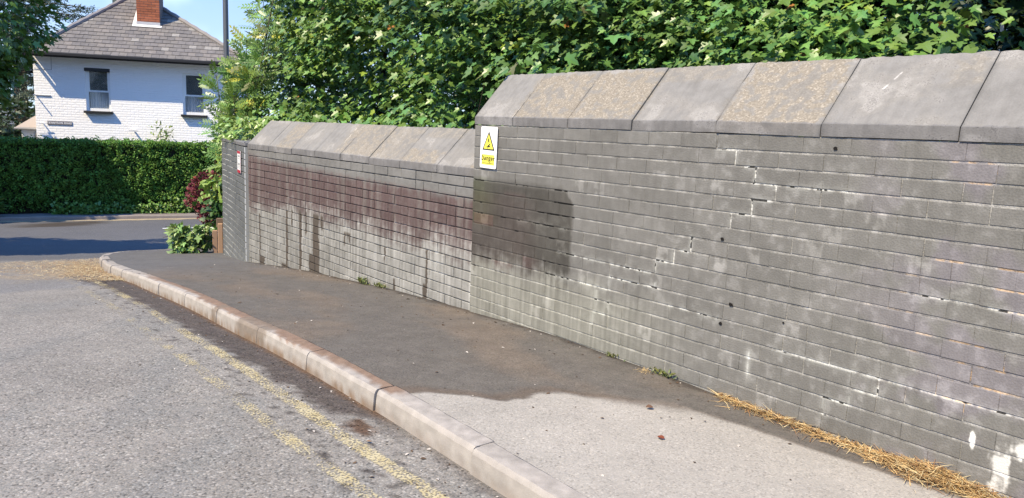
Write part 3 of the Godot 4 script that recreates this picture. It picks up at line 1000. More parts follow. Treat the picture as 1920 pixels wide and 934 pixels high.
func coping(root: Node3D, P: Array, joints: Array, s_ref: float, y_under: float, strip: float, rise: float, m: Material, back := 0.54) -> void:
	# y values local to the root (root at y_ref); profile d, y, v
	var prof := [[-0.02, 0.0, 1.0], [0.002, 0.0, 0.995], [0.002, 0.0, 0.995], [0.003, strip * 0.5, 0.93], [0.002, strip - 0.003, 0.866], [0.002, strip - 0.003, 0.866], [-0.002, strip + 0.002, 0.855], [-0.002, strip + 0.002, 0.855]]
	for k in range(1, 9):
		var f := k / 8.0
		prof.append([lerpf(-0.003, -0.268, f), lerpf(strip + 0.002, strip + rise, f), lerpf(0.85, 0.01, f)])
	prof.append([-0.285, strip + rise + 0.001, 0.0])
	prof.append([-0.40, strip + rise * 0.6, 0.3])
	prof.append([-back, strip, 0.8])
	prof.append([-back, 0.0, 0.9])
	for b in joints.size() - 1:
		var sa: float = joints[b + 1] + 0.0025
		var sb: float = joints[b] - 0.0025
		var n := maxi(4, int((sb - sa) / (0.012 if sb > 0.0 else 0.1)))
		var pos := PackedVector3Array()
		var uv := PackedVector2Array()
		var col := PackedColorArray()
		var lift := rng.randf_range(-0.005, 0.005)
		var tip := rng.randf_range(-0.006, 0.006)
		var fwd := rng.randf_range(-0.004, 0.004)
		var tone := 1.0 + rng.randf_range(-0.05, 0.05)
		for i in n + 5:
			var cap := i == 0 or i == n + 4
			var f := clampf((i - 2) / float(n), 0.0, 1.0)
			var s := lerpf(sb, sa, f)
			var round_ := minf(f, 1.0 - f) * (sb - sa)
			var pull := 0.0025 * exp(-round_ / 0.008)
			for j in prof.size():
				var d: float = prof[j][0]
				var y: float = prof[j][1]
				var nz := n_c.get_noise_3d(s * 1.6, d * 1.3 + y, 3.0 + b) * (0.0055 if (j >= 4 and j <= 7) or j >= 15 else 0.0026) + n_b.get_noise_3d(s, y + d, 7.0 + b) * 0.003
				# a chipped corner now and then at the ridge ends
				var chip := 0.012 * exp(-round_ / 0.03) * maxf(0.0, n_b.get_noise_2d(s * 2.0, b * 3.0)) if (j > 12 and j < 18) else 0.0
				var dd := d
				var yy := y
				if cap:
					dd = -0.27 + (d + 0.27) * 0.5; yy = y * 0.5
				yy = yy + y_under + lift + tip * (f - 0.5) + (nz if j > 4 else 0.0) - pull * (1.0 if j > 5 else 0.3) - chip
				pos.append(Vector3(s_ref - s, yy, dd + fwd + (nz if j <= 5 else 0.0) - pull * (0.4 if j <= 7 else 0.0)))
				uv.append(Vector2((P[3] - s) / (P[3] - P[2]), prof[j][2]))
				var grime := 1.0 - 0.22 * exp(-round_ / 0.01)
				col.append(Color(tone, tone, tone) * grime)
		var rows := n + 5
		# rows run to the right, columns climb: right x up = out of the face
		part("coping_stone", grid_mesh(rows, prof.size(), pos, col, uv), m, root)

func wall_root(called: String, label: String, s_ref: float, y_ref: float, d0 := 0.0, turn := 0.0) -> Node3D:
	var o := thing(called, label, "wall")
	o.transform = Transform3D(Basis(-AX, Vector3.UP, AN).rotated(Vector3.UP, turn), W(s_ref, d0, y_ref))
	return o

func build_walls() -> void:
	var body := mat(Color(0.16, 0.155, 0.145), 0.9)
	# ---- high wall
	var P := paint_high()
	var root := wall_root("brick_wall", "tall grey painted brick parapet nearest the camera, with stepped white cracks", 4.42, 0.0)
	var bm := mapped(P[0], P[2], 0.62, 0.28)
	var mm := mapped(P[1], P[2], 0.85)
	backing(root, P, 0.4, 4.42, 4.42, 0.0, -0.3, 0.54, mm, 0.0036)
	brickwork(root, P, 0.4, 4.42, 4.42, 0.0, 19, func(s): return hw(s, 0.0), bm, 0.025, 0.009, 0.04, 0.86, [0.125, 0.0125], 0.5, 0.72, CRACKS)
	var mb := MB.new()
	mb.box(Vector3(4.02, -0.3, -0.54), Vector3(12.5, HI_TOP, -0.001))
	part("wall_continuation", mb.done(), body, root)
	# weep holes and open gaps
	mb = MB.new()
	for q in [[1.765, 0.045, 0.010], [2.30, 0.505, 0.011], [2.22, 0.815, 0.012], [2.27, 0.92, 0.010], [1.93, 0.84, 0.006]]:
		var c := Vector3(4.42 - q[0], HI_TOP - q[1], 0.0042)
		var pts := []
		for k in 9: pts.append(c + Vector3(cos(TAU * k / 9) * q[2] * rng.randf_range(0.8, 1.2), sin(TAU * k / 9) * q[2] * rng.randf_range(0.6, 1.0), 0))
		for k in 9:
			mb.tri(c, pts[k], pts[(k + 1) % 9])
	part("weep_hole", mb.done(), mat(Color(0.012, 0.011, 0.01), 1.0), root)
	var tans := [[2.95, 4.02, 0.05, 0.86, 0.95], [1.86, 2.38, 0.0, 0.98, 0.95], [1.30, 1.42, 0.05, 0.4, 0.5], [2.5, 2.95, 0.0, 0.25, 0.5]]
	var scr := [[1.62, 0.22, 1.66, 0.42, 70.0], [4.0, 0.2, 4.01, 0.84, 40.0], [3.47, 0.1, 3.47, 0.8, -20.0]]
	var C := paint_coping(0.3, 4.45, 1500, 500, tans, scr)
	var cm := mapped(C[0], C[1], 0.85, 0.9)
	coping(root, C, [4.425, 4.0, 3.47, 2.95, 2.39, 1.84, 1.28, 0.72, 0.16, -0.4, -0.96, -3.0, -8.0], 4.42, HI_TOP + 0.003, 0.055, 0.295, cm)
	bevel = 0.0026
	uneven = 1.0
	# ---- low wall
	P = paint_low()
	root = wall_root("brick_wall", "lower brick parapet with worn maroon band and damp runs, left of the tall wall", 9.02, 0.0, -0.022)
	bm = mapped(P[0], P[2], 0.7, 0.35)
	mm = mapped(P[1], P[2], 0.9)
	backing(root, P, 4.425, 9.02, 9.02, 0.0, -0.7, 0.52, mm, 0.009)
	brickwork(root, P, 4.43, 9.02, 9.02, 0.0, 19, func(s): return hw(s, 0.0), bm, 0.06, 0.0085, 0.20, -9.0, [0.06, 0.172], 0.85, 0.28)
	tans = [[7.74, 8.15, 0.05, 0.95, 0.8], [5.9, 6.75, 0.0, 0.84, 0.75], [5.5, 6.1, 0.05, 0.84, 0.55], [4.98, 5.5, 0.55, 0.9, 0.85], [4.9, 5.4, 0.0, 0.25, 0.5], [4.4, 4.55, 0.8, 1.0, 0.9]]
	scr = [[6.72, 0.12, 6.70, 0.75, 80.0], [8.3, 0.1, 8.32, 0.84, 22.0], [4.95, 0.0, 4.93, 0.7, 16.0]]
	C = paint_coping(4.4, 9.06, 1500, 600, tans, scr)
	cm = mapped(C[0], C[1], 0.85, 0.9)
	coping(root, C, [9.02, 8.36, 7.72, 7.14, 6.58, 6.02, 5.49, 4.93, 4.428], 9.02, LO_TOP + 0.003, 0.058, 0.272, cm, 0.52)
	# ---- end pier, turned a little back from the road
	P = paint_pier()
	var a := W(9.03, 0.012, 0)
	var b := W(11.0, -0.34, 0)
	var dir := (b - a).normalized()
	root = thing("brick_pier", "grey painted brick pier ending the low wall, carrying a small red framed notice", "pier")
	root.transform = Transform3D(Basis(-dir, Vector3.UP, (-dir).cross(Vector3.UP)), a)
	P[6] = 1.045
	bm = mapped(P[0], P[2], 0.6, 0.25)
	mm = mapped(P[1], P[2], 0.85)
	backing(root, P, 0.0, 2.0, 0.0, 0.0, -0.9, 0.5, mm, 0.008)
	brickwork(root, P, 0.0, 2.0, 0.0, 0.0, 24, func(s): return hp(a + dir * s), bm, 0.04, 0.011, 0.08, -9.0)
	mb = MB.new()
	mb.box(Vector3(-2.01, 1.047, -0.5), Vector3(0.0, 1.105, 0.004), 0.012)
	part("cap", mb.done(), mat(Color(0.165, 0.165, 0.168), 0.6), root)
	pier_a = a
	pier_dir = dir

var pier_a := Vector3.ZERO
var pier_dir := Vector3.ZERO

# ---------------------------------------------------------------- signs
func outline(pts: Array, z0: float, z1: float) -> ArrayMesh:
	var mb := MB.new()
	var p2 := PackedVector2Array()
	for p in pts: p2.append(p)
	var idx := Geometry2D.triangulate_polygon(p2)
	for k in range(0, idx.size(), 3):
		var a := p2[idx[k]]; var b := p2[idx[k + 1]]; var c := p2[idx[k + 2]]
		if (b - a).cross(c - a) < 0:
			var t := b; b = c; c = t
		mb.tri(Vector3(a.x, a.y, z1), Vector3(b.x, b.y, z1), Vector3(c.x, c.y, z1))
		mb.tri(Vector3(a.x, a.y, z0), Vector3(c.x, c.y, z0), Vector3(b.x, b.y, z0))
	var area := 0.0
	for k in p2.size(): area += p2[k].cross(p2[(k + 1) % p2.size()])
	for k in p2.size():
		var a := p2[k]; var b := p2[(k + 1) % p2.size()]
		if area < 0:
			var t := a; a = b; b = t
		mb.quad(Vector3(a.x, a.y, z0), Vector3(b.x, b.y, z0), Vector3(b.x, b.y, z1), Vector3(a.x, a.y, z1))
	return mb.done()

func rrect(w: float, h: float, r: float, at := Vector2.ZERO) -> Array:
	var o := []
	for q in [[1, -1, -90], [1, 1, 0], [-1, 1, 90], [-1, -1, 180]]:
		for k in 5:
			var a := deg_to_rad(q[2] + 22.5 * k)
			o.append(at + Vector2(q[0] * (w / 2 - r), q[1] * (h / 2 - r)) + Vector2(cos(a), sin(a)) * r)
	return o

func text(called: String, t: String, size: float, m: Material, parent: Node, at: Vector3, bold := true) -> void:
	var tm := TextMesh.new()
	var sf := SystemFont.new()
	sf.font_names = PackedStringArray(["Droid Sans"])
	if bold: sf.font_weight = 900
	tm.font = sf
	tm.text = t
	tm.font_size = 64
	tm.pixel_size = size / 64.0
	tm.depth = 0.0006
	var o := part(called, tm, m, parent)
	o.position = at

func build_signs() -> void:
	var white := mat(Color(0.82, 0.82, 0.80), 0.35)
	var black := mat(Color(0.02, 0.02, 0.02), 0.5)
	var yellow := mat(Color(0.83, 0.77, 0.10), 0.4)
	# electric shock warning on the tall wall
	var o := thing("warning_sign", "white and yellow Danger sign with lightning triangle at the tall wall's left end", "sign")
	o.transform = Transform3D(Basis(-AX, Vector3.UP, AN).rotated(AN, -0.018), W(4.238, 0.012, CAM_Y - 0.127))
	part("plate", outline(rrect(0.185, 0.278, 0.012), -0.004, 0.0), white, o)
	var tri := [Vector2(-0.069, -0.018), Vector2(0.069, -0.018), Vector2(0, 0.108)]
	part("triangle_border", outline(tri, 0.0, 0.0010), black, o)
	part("triangle", outline([Vector2(-0.054, -0.0095), Vector2(0.054, -0.0095), Vector2(0, 0.089)], 0.001, 0.0018), yellow, o)
	# lightning bolt striking a falling figure
	part("lightning_bolt", outline([Vector2(-0.006, 0.060), Vector2(0.004, 0.060), Vector2(0.002, 0.046), Vector2(0.009, 0.047), Vector2(0.000, 0.026), Vector2(0.001, 0.039), Vector2(-0.007, 0.038)], 0.0018, 0.0025), black, o)
	part("figure", outline([Vector2(-0.024, 0.004), Vector2(-0.010, 0.011), Vector2(-0.002, 0.015), Vector2(0.014, 0.026), Vector2(0.020, 0.022), Vector2(0.010, 0.012), Vector2(0.022, 0.008), Vector2(0.025, -0.002), Vector2(0.020, 0.002), Vector2(0.004, 0.004), Vector2(-0.004, -0.006), Vector2(-0.012, -0.005), Vector2(-0.006, 0.004), Vector2(-0.014, 0.006), Vector2(-0.022, -0.002)], 0.0018, 0.0025), black, o)
	part("text_panel", outline(rrect(0.142, 0.068, 0.002, Vector2(0, -0.082)), 0.0, 0.0010), yellow, o)
	text("lettering", "Danger", 0.044, black, o, Vector3(0, -0.073, 0.0016))
	var mb := MB.new()
	var x := -0.062
	rng.seed = 5
	while x < 0.058:                                         # the small line is too fine to read
		var w := rng.randf_range(0.004, 0.009)
		mb.box(Vector3(x, -0.1075, 0.001), Vector3(x + w, -0.1035, 0.0018))
		x += w + 0.0022
	part("small_print", mb.done(), black, o)
	# red framed notice on the pier
	var zc := (-pier_dir).cross(Vector3.UP)
	o = thing("notice", "small white notice with red top and bottom bars on the end pier", "sign")
	o.transform = Transform3D(Basis(-pier_dir, Vector3.UP, zc), pier_a + pier_dir * 0.36 + zc * 0.014 + Vector3(0, 0.853, 0))
	part("plate", outline(rrect(0.235, 0.26, 0.006), -0.006, 0.0), mat(Color(0.82, 0.82, 0.82), 0.3), o)
	var red := mat(Color(0.40, 0.03, 0.05), 0.4)
	part("red_bar", outline(rrect(0.235, 0.030, 0.004, Vector2(0, 0.115)), 0.0, 0.001), red, o)
	part("red_bar", outline(rrect(0.235, 0.034, 0.004, Vector2(0, -0.113)), 0.0, 0.001), red, o)
	part("red_bar", outline(rrect(0.010, 0.20, 0.002, Vector2(0.112, 0)), 0.0, 0.001), red, o)
	mb = MB.new()
	for q in [[0.070, 0.13, 0.020], [0.040, 0.08, 0.007], [-0.025, 0.15, 0.022], [-0.050, 0.10, 0.008], [-0.070, 0.15, 0.006]]:
		var xx: float = -q[1] / 2
		while xx < q[1] / 2:
			var w := rng.randf_range(0.010, 0.03)
			mb.box(Vector3(xx, q[0] - q[2] / 2, 0.0), Vector3(minf(xx + w, q[1] / 2), q[0] + q[2] / 2, 0.0008))
			xx += w + 0.006
	part("print", mb.done(), mat(Color(0.30, 0.32, 0.33), 0.6), o)
	# lamp post at the corner
	o = thing("lamp_post", "slim grey steel lamp post rising out of the shrubs beside the junction", "lamp post", Vector3(-5.37, hp(Vector3(-5.37, 0, -14.5)), -14.5))
	var steel := mat(Color(0.17, 0.18, 0.20), 0.45, 0.6)
	mb = MB.new()
	mb.tube([Vector3(0, 0, 0), Vector3(0, 1.4, 0), Vector3(0, 1.45, 0), Vector3(0, 5.8, 0)], [0.075, 0.075, 0.052, 0.045], 20)
	part("post", mb.done(), steel, o)
	mb = MB.new()
	mb.tube([Vector3(0, 5.8, 0), Vector3(-0.1, 6.15, 0.05), Vector3(-0.5, 6.3, 0.3), Vector3(-0.8, 6.3, 0.5)], [0.03, 0.028, 0.026, 0.025], 10)
	part("arm", mb.done(), steel, o)
	mb = MB.new()
	mb.box(Vector3(-1.35, 6.24, 0.38), Vector3(-0.75, 6.34, 0.62), 0.03)
	part("lantern", mb.done(), steel, o)
	# blue plate on the post
	o = thing("blue_sign", "small blue sign with white marks fixed to the lamp post behind the leaves", "sign")
	o.transform = Transform3D(Basis(Vector3.UP, 0.1), Vector3(-5.49, 1.20, -14.42))
	part("plate", outline(rrect(0.26, 0.11, 0.01), -0.004, 0.0), mat(Color(0.02, 0.11, 0.42), 0.4), o)
	mb = MB.new()
	mb.box(Vector3(-0.10, -0.028, 0.0), Vector3(-0.085, 0.03, 0.001)); mb.box(Vector3(-0.05, -0.028, 0.0), Vector3(-0.035, 0.03, 0.001))
	mb.box(Vector3(-0.085, 0.015, 0.0), Vector3(-0.05, 0.03, 0.001)); mb.box(Vector3(0.0, -0.028, 0.0), Vector3(0.015, 0.03, 0.001))
	mb.box(Vector3(0.05, 0.015, 0.0), Vector3(0.10, 0.03, 0.001)); mb.box(Vector3(0.05, -0.028, 0.0), Vector3(0.065, 0.03, 0.001))
	part("marks", mb.done(), white, o)

# ---------------------------------------------------------------- the house
func build_house() -> void:
	rng.seed = 77
	var th := deg_to_rad(15.6)
	var hb := Basis(Vector3(cos(th), 0, -sin(th)), Vector3.UP, Vector3(sin(th), 0, cos(th)))
	var base := Vector3(-14.6, 0, -23.7)
	var H := thing("house", "white painted brick house with hipped slate roof and two sash windows", "house")
	H.transform = Transform3D(hb, base)
	# painted brick: relief of the courses (each only a few pixels high here), colour even
	var w := 480
	var h := 300
	var bb := PackedByteArray(); bb.resize(w * h)
	var nz := nbytes(noise(0.05, 4, 700), w, h)
	for y in h:
		var row := y / 15
		for x in w:
			var xx := posmod(x + (24 if row % 2 else 0), 48)
			var j := 1.0 if (y % 15 > 2 and xx > 2) else 0.0
			bb[y * w + x] = int(clampf(j * (120.0 + posmod(hash(Vector2i((x + (24 if row % 2 else 0)) / 48, row)), 70)) + nz[y * w + x] * 0.25, 0, 255))
	M_house = mat(Color(0.92, 0.92, 0.92), 0.75)
	M_house.normal_enabled = true
	M_house.normal_texture = normal_tex(w, h, bb, 4.0)
	M_house.normal_scale = 0.7
	M_house.uv1_triplanar = true
	M_house.uv1_scale = Vector3(1.0 / 2.2, 1.0 / 1.5, 1.0 / 2.2)
	# front wall with two openings, and the other three walls
	var L := 6.25
	var top := 3.06
	var bot := -1.8
	var wins := [[1.40, 2.09, 1.42, 2.71], [4.16, 4.83, 1.42, 2.71]]
	var mb := MB.new()
	var xs := [0.0, wins[0][0], wins[0][1], wins[1][0], wins[1][1], L]
	for k in 5:
		var x0: float = xs[k]; var x1: float = xs[k + 1]
		if k == 1 or k == 3:
			mb.quad(Vector3(x0, bot, 0), Vector3(x1, bot, 0), Vector3(x1, 1.42, 0), Vector3(x0, 1.42, 0))
			mb.quad(Vector3(x0, 2.71, 0), Vector3(x1, 2.71, 0), Vector3(x1, top, 0), Vector3(x0, top, 0))
			mb.quad(Vector3(x0, 1.42, -0.11), Vector3(x0, 1.42, 0), Vector3(x0, 2.71, 0), Vector3(x0, 2.71, -0.11))
			mb.quad(Vector3(x1, 1.42, 0), Vector3(x1, 1.42, -0.11), Vector3(x1, 2.71, -0.11), Vector3(x1, 2.71, 0))
			mb.quad(Vector3(x0, 2.71, 0), Vector3(x1, 2.71, 0), Vector3(x1, 2.71, -0.11), Vector3(x0, 2.71, -0.11))
		else:
			mb.quad(Vector3(x0, bot, 0), Vector3(x1, bot, 0), Vector3(x1, top, 0), Vector3(x0, top, 0))
	mb.quad(Vector3(0, bot, -7), Vector3(0, bot, 0), Vector3(0, top, 0), Vector3(0, top, -7))
	mb.quad(Vector3(L, bot, 0), Vector3(L, bot, -7), Vector3(L, top, -7), Vector3(L, top, 0))
	mb.quad(Vector3(L, bot, -7), Vector3(0, bot, -7), Vector3(0, top, -7), Vector3(L, top, -7))
	part("wall", mb.done(), M_house, H)
	# a dark room behind the panes
	mb = MB.new()
	mb.quad(Vector3(L, bot, -2.2), Vector3(0, bot, -2.2), Vector3(0, top, -2.2), Vector3(L, top, -2.2))
	mb.quad(Vector3(0, 0.6, -2.2), Vector3(L, 0.6, -2.2), Vector3(L, 0.6, -0.13), Vector3(0, 0.6, -0.13))
	mb.quad(Vector3(0, 2.95, -2.2), Vector3(L, 2.95, -2.2), Vector3(L, 2.95, -0.13), Vector3(0, 2.95, -0.13))
	part("room", mb.done(), mat(Color(0.05, 0.05, 0.045), 0.9), H)
	var frame_m := mat(Color(0.86, 0.87, 0.87), 0.45)
	var glass := mat(Color(0.9, 0.95, 0.95), 0.03)
	glass.transparency = BaseMaterial3D.TRANSPARENCY_ALPHA
	glass.albedo_color.a = 0.10
	glass.metallic_specular = 0.5
	var curtain_m := mat(Color(0.55, 0.58, 0.60), 0.9)
	var dark := mat(Color(0.03, 0.03, 0.032), 0.5)
	for k in 2:
		var x0: float = wins[k][0]; var x1: float = wins[k][1]
		var y0 := 1.42; var y1 := 2.71
		var ym := 2.02
		mb = MB.new()
		var fr := 0.065
		mb.box(Vector3(x0, y0, -0.13), Vector3(x0 + fr, y1, -0.07)); mb.box(Vector3(x1 - fr, y0, -0.13), Vector3(x1, y1, -0.07))
		mb.box(Vector3(x0 + fr, y1 - 0.06, -0.13), Vector3(x1 - fr, y1, -0.07)); mb.box(Vector3(x0 + fr, y0, -0.13), Vector3(x1 - fr, y0 + 0.085, -0.065))
		mb.box(Vector3(x0 + fr, ym - 0.022, -0.125), Vector3(x1 - fr, ym + 0.022, -0.075))
		# the upper sash's own stiles
		mb.box(Vector3(x0 + fr, ym + 0.022, -0.12), Vector3(x0 + fr + 0.03, y1 - 0.06, -0.09)); mb.box(Vector3(x1 - fr - 0.03, ym + 0.022, -0.12), Vector3(x1 - fr, y1 - 0.06, -0.09))
		var wn := part("window", mb.done(), frame_m, H)
		for q in [[y0 + 0.085, ym - 0.022], [ym + 0.022, y1 - 0.06]]:
			mb = MB.new()
			mb.quad(Vector3(x0 + fr, q[0], -0.105), Vector3(x1 - fr, q[0], -0.105), Vector3(x1 - fr, q[1], -0.105), Vector3(x0 + fr, q[1], -0.105))
			part("pane", mb.done(), glass, wn)
		# gathered net curtain across the lower sash, tied back above
		var pos := PackedVector3Array()
		var col := PackedColorArray()
		for i in 2:
			for j in 60:
				var u := j / 59.0
				pos.append(Vector3(lerpf(x0 + fr, x1 - fr, u), y0 if i == 0 else ym + 0.04, -0.24 + 0.035 * sin(u * 46.0 + sin(u * 9.0) * 2.0)))
				col.append(Color.WHITE)
		part("curtain", grid_mesh(2, 60, pos, col), curtain_m, wn)
		mb = MB.new()
		mb.box(Vector3(x0 - 0.05, 1.355, 0.0), Vector3(x1 + 0.06, 1.42, 0.15), 0.01)
		part("sill", mb.done(), dark, wn)
		if k == 0:
			mb = MB.new()
			mb.box(Vector3(x0 - 0.02, 2.615, -0.06), Vector3(x1 + 0.005, 2.715, 0.02), 0.008)
			part("blind_box", mb.done(), mat(Color(0.045, 0.047, 0.05), 0.5), wn)
	# roof: front hip, two flanks
	var ov := 0.49
	var ey := 3.085
	var ax := Vector3(2.47, 5.36, -2.6)
	var a := Vector3(-0.02, ey, ov); var b := Vector3(6.30, ey, ov)
	var a2 := Vector3(-0.02, ey, -9.0); var b2 := Vector3(6.30, ey, -9.0); var ax2 := ax + Vector3(0, 0, -3.4)
	mb = MB.new()
	mb.col = Color(0.10, 0.095, 0.09)
	mb.tri(a, b, ax)
	mb.quad(b, b2, ax2, ax); mb.quad(a2, a, ax, ax2); mb.tri(b2, a2, ax2)
	mb.quad(Vector3(-0.02, ey - 0.012, ov), Vector3(-0.02, ey - 0.012, -9), Vector3(6.3, ey - 0.012, -9), Vector3(6.3, ey - 0.012, ov))
	var rf := part("roof", mb.done(), tinted(0.8), H)
	# slates on the front hip, one by one
	var sl := 18
	var slope := (ax - (a + b) * 0.5)
	var nrm := (b - a).cross(ax - a).normalized()
	var up := nrm.cross((b - a).normalized()).normalized()
	var length := (ax - a).dot(up)
	var gauge := length / sl
	var sm_ := []
	for c in [Color(0.215, 0.200, 0.185), Color(0.195, 0.182, 0.172), Color(0.235, 0.215, 0.198), Color(0.180, 0.170, 0.165), Color(0.205, 0.192, 0.185), Color(0.32, 0.305, 0.28)]:
		var m := M_fine.duplicate()
		m.vertex_color_use_as_albedo = false
		m.albedo_color = (c * 1.35).linear_to_srgb()
		sm_.append(m)
	var ux := (b - a).normalized()
	for r in sl:
		var v := r * gauge
		var f0 := v / length
		var f1 := minf((r + 1.0) * gauge / length, 0.995)
		var xl := (ax - a).dot(ux) * f0
		var xr := lerpf((b - a).length(), (ax - a).dot(ux), f0)
		var xl1 := (ax - a).dot(ux) * f1
		var xr1 := lerpf((b - a).length(), (ax - a).dot(ux), f1)
		var sw := 0.225
		var x := xl - (0.5 * sw if r % 2 else 0.0) - fposmod(xl, sw)
		while x < xr:
			var p0 := maxf(x + 0.004, xl + 0.01); var p1 := minf(x + sw - 0.004, xr - 0.01)
			x += sw
			if p1 - p0 < 0.05: continue
			var q0 := clampf(p0, xl1, xr1); var q1 := clampf(p1, xl1, xr1)
			if q1 - q0 < 0.01: q1 = q0 + 0.01
			mb = MB.new()
			var th0 := 0.016 + rng.randf() * 0.006
			var th1 := 0.003
			var dv := rng.randf_range(-0.008, 0.008)
			var A := a + ux * p0 + up * (v + dv); var B := a + ux * p1 + up * (v + dv + rng.randf_range(-0.006, 0.006))
			var C := a + ux * q1 + up * (f1 * length); var D := a + ux * q0 + up * (f1 * length)
			mb.quad(A + nrm * th0, B + nrm * th0, C + nrm * th1, D + nrm * th1)
			mb.quad(A, B, B + nrm * th0, A + nrm * th0)
			mb.quad(A, A + nrm * th0, D + nrm * th1, D); mb.quad(B + nrm * th0, B, C, C + nrm * th1)
			var pick := rng.randi() % 5
			if rng.randf() < 0.04: pick = 5
			part("slate", mb.done(), sm_[pick], rf)
	# hip tiles, gutter, fascia
	mb = MB.new()
	mb.col = Color(0.25, 0.235, 0.225)
	for e in [[a, ax], [b, ax]]:
		var pts := []
		var rad := []
		for i in 24:
			var f := i / 23.0
			pts.append(e[0].lerp(e[1], f) + Vector3(0, 0.025 + (0.012 if i % 2 else 0.0), 0)); rad.append(0.075 if i % 2 else 0.066)
		mb.tube(pts, rad, 8)
	part("hip_tiles", mb.done(), tinted(0.8), rf)
	mb = MB.new()
	mb.box(Vector3(-0.05, ey - 0.10, ov - 0.03), Vector3(6.33, ey + 0.005, ov + 0.075), 0.02)
	mb.box(Vector3(-0.05, ey - 0.13, ov - 0.06), Vector3(6.33, ey - 0.005, ov - 0.03))
	mb.box(Vector3(-0.13, ey - 0.10, -9.0), Vector3(-0.055, ey + 0.005, ov + 0.075), 0.02)
	part("gutter", mb.done(), dark, rf)
	mb = MB.new()
	mb.box(Vector3(0.0, top - 0.002, 0.002), Vector3(L, ey - 0.02, ov - 0.065))
	part("soffit", mb.done(), mat(Color(0.7, 0.7, 0.7), 0.7), H)
	# chimney of red brick with its lead flashing
	var bx0 := 2.72; var bx1 := 3.40; var bz := -1.0
	mb = MB.new()
	for k in 38:
		var y := 3.95 + k * 0.075
		var n := 3
		for side in 2:
			for j in n + (1 if k % 2 else 0):
				var e0 := clampf((j - (0.5 if k % 2 else 0.0)) / n, 0.0, 1.0)
				var e1 := clampf((j + 1 - (0.5 if k % 2 else 0.0)) / n, 0.0, 1.0)
				var t := rng.randf_range(0.75, 1.2)
				mb.col = Color(0.36, 0.125, 0.065) * t
				if side == 0: mb.box(Vector3(lerpf(bx0, bx1, e0) + 0.005, y, bz - 0.1), Vector3(lerpf(bx0, bx1, e1) - 0.005, y + 0.063, bz + rng.randf_range(-0.004, 0.004)))
				else: mb.box(Vector3(bx0 + rng.randf_range(-0.003, 0.003), y, bz - 0.1 - lerpf(0, 0.7, e1)), Vector3(bx0 + 0.1, y + 0.063, bz - 0.1 - lerpf(0, 0.7, e0) - 0.008))
	var ch := part("chimney", mb.done(), tinted(0.9), rf)
	mb = MB.new()
	mb.box(Vector3(bx0 + 0.006, 3.6, bz - 0.82), Vector3(bx1 - 0.006, 6.8, bz - 0.006))
	part("mortar", mb.done(), mat(Color(0.20, 0.16, 0.13), 0.95), ch)
	var lead := mat(Color(0.48, 0.48, 0.49), 0.5)
	mb = MB.new()
	mb.box(Vector3(bx0 - 0.01, 4.08, bz + 0.004), Vector3(bx1 + 0.01, 4.30, bz + 0.02))
	part("flashing", mb.done(), lead, ch)
	mb = MB.new()
	for q in [[bx0 - 0.12, bx1 + 0.06, bz + 0.02, bz + 0.11], [bx0 - 0.12, bx0 - 0.005, bz - 0.72, bz + 0.02]]:
		var yy := func(z: float) -> float: return a.y + (ov - z) * (ax.y - a.y) / (ov - ax.z) + 0.035
		mb.quad(Vector3(q[0], yy.call(q[3]), q[3]), Vector3(q[1], yy.call(q[3]), q[3]), Vector3(q[1], yy.call(q[2]), q[2]), Vector3(q[0], yy.call(q[2]), q[2]))
	part("mortar_fillet", mb.done(), mat(Color(0.70, 0.69, 0.66), 0.8), ch)
	mb = MB.new()
	for px in [2.9, 3.22]: mb.tube([Vector3(px, 6.8, bz - 0.35), Vector3(px, 7.2, bz - 0.35)], [0.12, 0.10], 12)
	mb.col = Color(0.4, 0.2, 0.1)
	part("chimney_pots", mb.done(), mat(Color(0.42, 0.2, 0.12), 0.8), ch)
	# second stack just showing over the ridge on the left
	mb = MB.new()
	mb.box(Vector3(1.62, 4.2, -3.6), Vector3(1.95, 5.75, -3.0), 0.02)
	part("chimney", mb.done(), mat(Color(0.10, 0.13, 0.12), 0.8), rf)
	# wall brackets with their wires
	mb = MB.new()
	mb.box(Vector3(0.02, 1.815, 0.0), Vector3(0.44, 1.84, 0.03)); mb.box(Vector3(0.02, 2.60, 0.0), Vector3(0.5, 2.608, 0.012)); mb.box(Vector3(0.492, 2.6, 0.0), Vector3(0.5, 3.0, 0.012))
	part("wall_cable", mb.done(), mat(Color(0.35, 0.36, 0.38), 0.6), H)
	mb = MB.new()
	mb.tube([Vector3(0.03, 1.83, 0.0), Vector3(0.03, 1.83, 0.28)], [0.018, 0.018], 6)
	mb.tube([Vector3(2.72, 0.86, 0.0), Vector3(2.72, 0.86, 0.16)], [0.03, 0.03], 6); mb.box(Vector3(2.60, 0.83, 0.14), Vector3(2.86, 0.88, 0.18))
	mb.tube([Vector3(0.20, 0.98, 0.0), Vector3(0.20, 0.98, 0.14)], [0.018, 0.018], 6); mb.box(Vector3(0.12, 0.97, 0.12), Vector3(0.3, 0.99, 0.14))
	part("bracket", mb.done(), mat(Color(0.62, 0.63, 0.64), 0.6), H)
	# street nameplate
	var np := thing("street_nameplate", "dark street nameplate with white letters low on the white house wall", "sign")
	np.transform = Transform3D(hb, base + hb * Vector3(0.65, 1.015, 0.02))
	part("plate", outline(rrect(0.68, 0.115, 0.01), -0.015, 0.0), mat(Color(0.16, 0.155, 0.18), 0.5), np)
	text("lettering", "TENNYSON ROAD", 0.082, mat(Color(0.75, 0.75, 0.77), 0.6), np, Vector3(0, 0.0, 0.002))
	# low outbuilding to the left
	var ob := thing("outbuilding", "low white lean-to with shallow tiled roof beside the house's left corner", "outbuilding")
	ob.transform = Transform3D(hb, base + hb * Vector3(-0.62, 0, -0.5))
	mb = MB.new()
	mb.box(Vector3(0.06, -1.8, -3.0), Vector3(0.60, 0.78, -0.02))
	part("wall", mb.done(), M_white, ob)
	mb = MB.new()
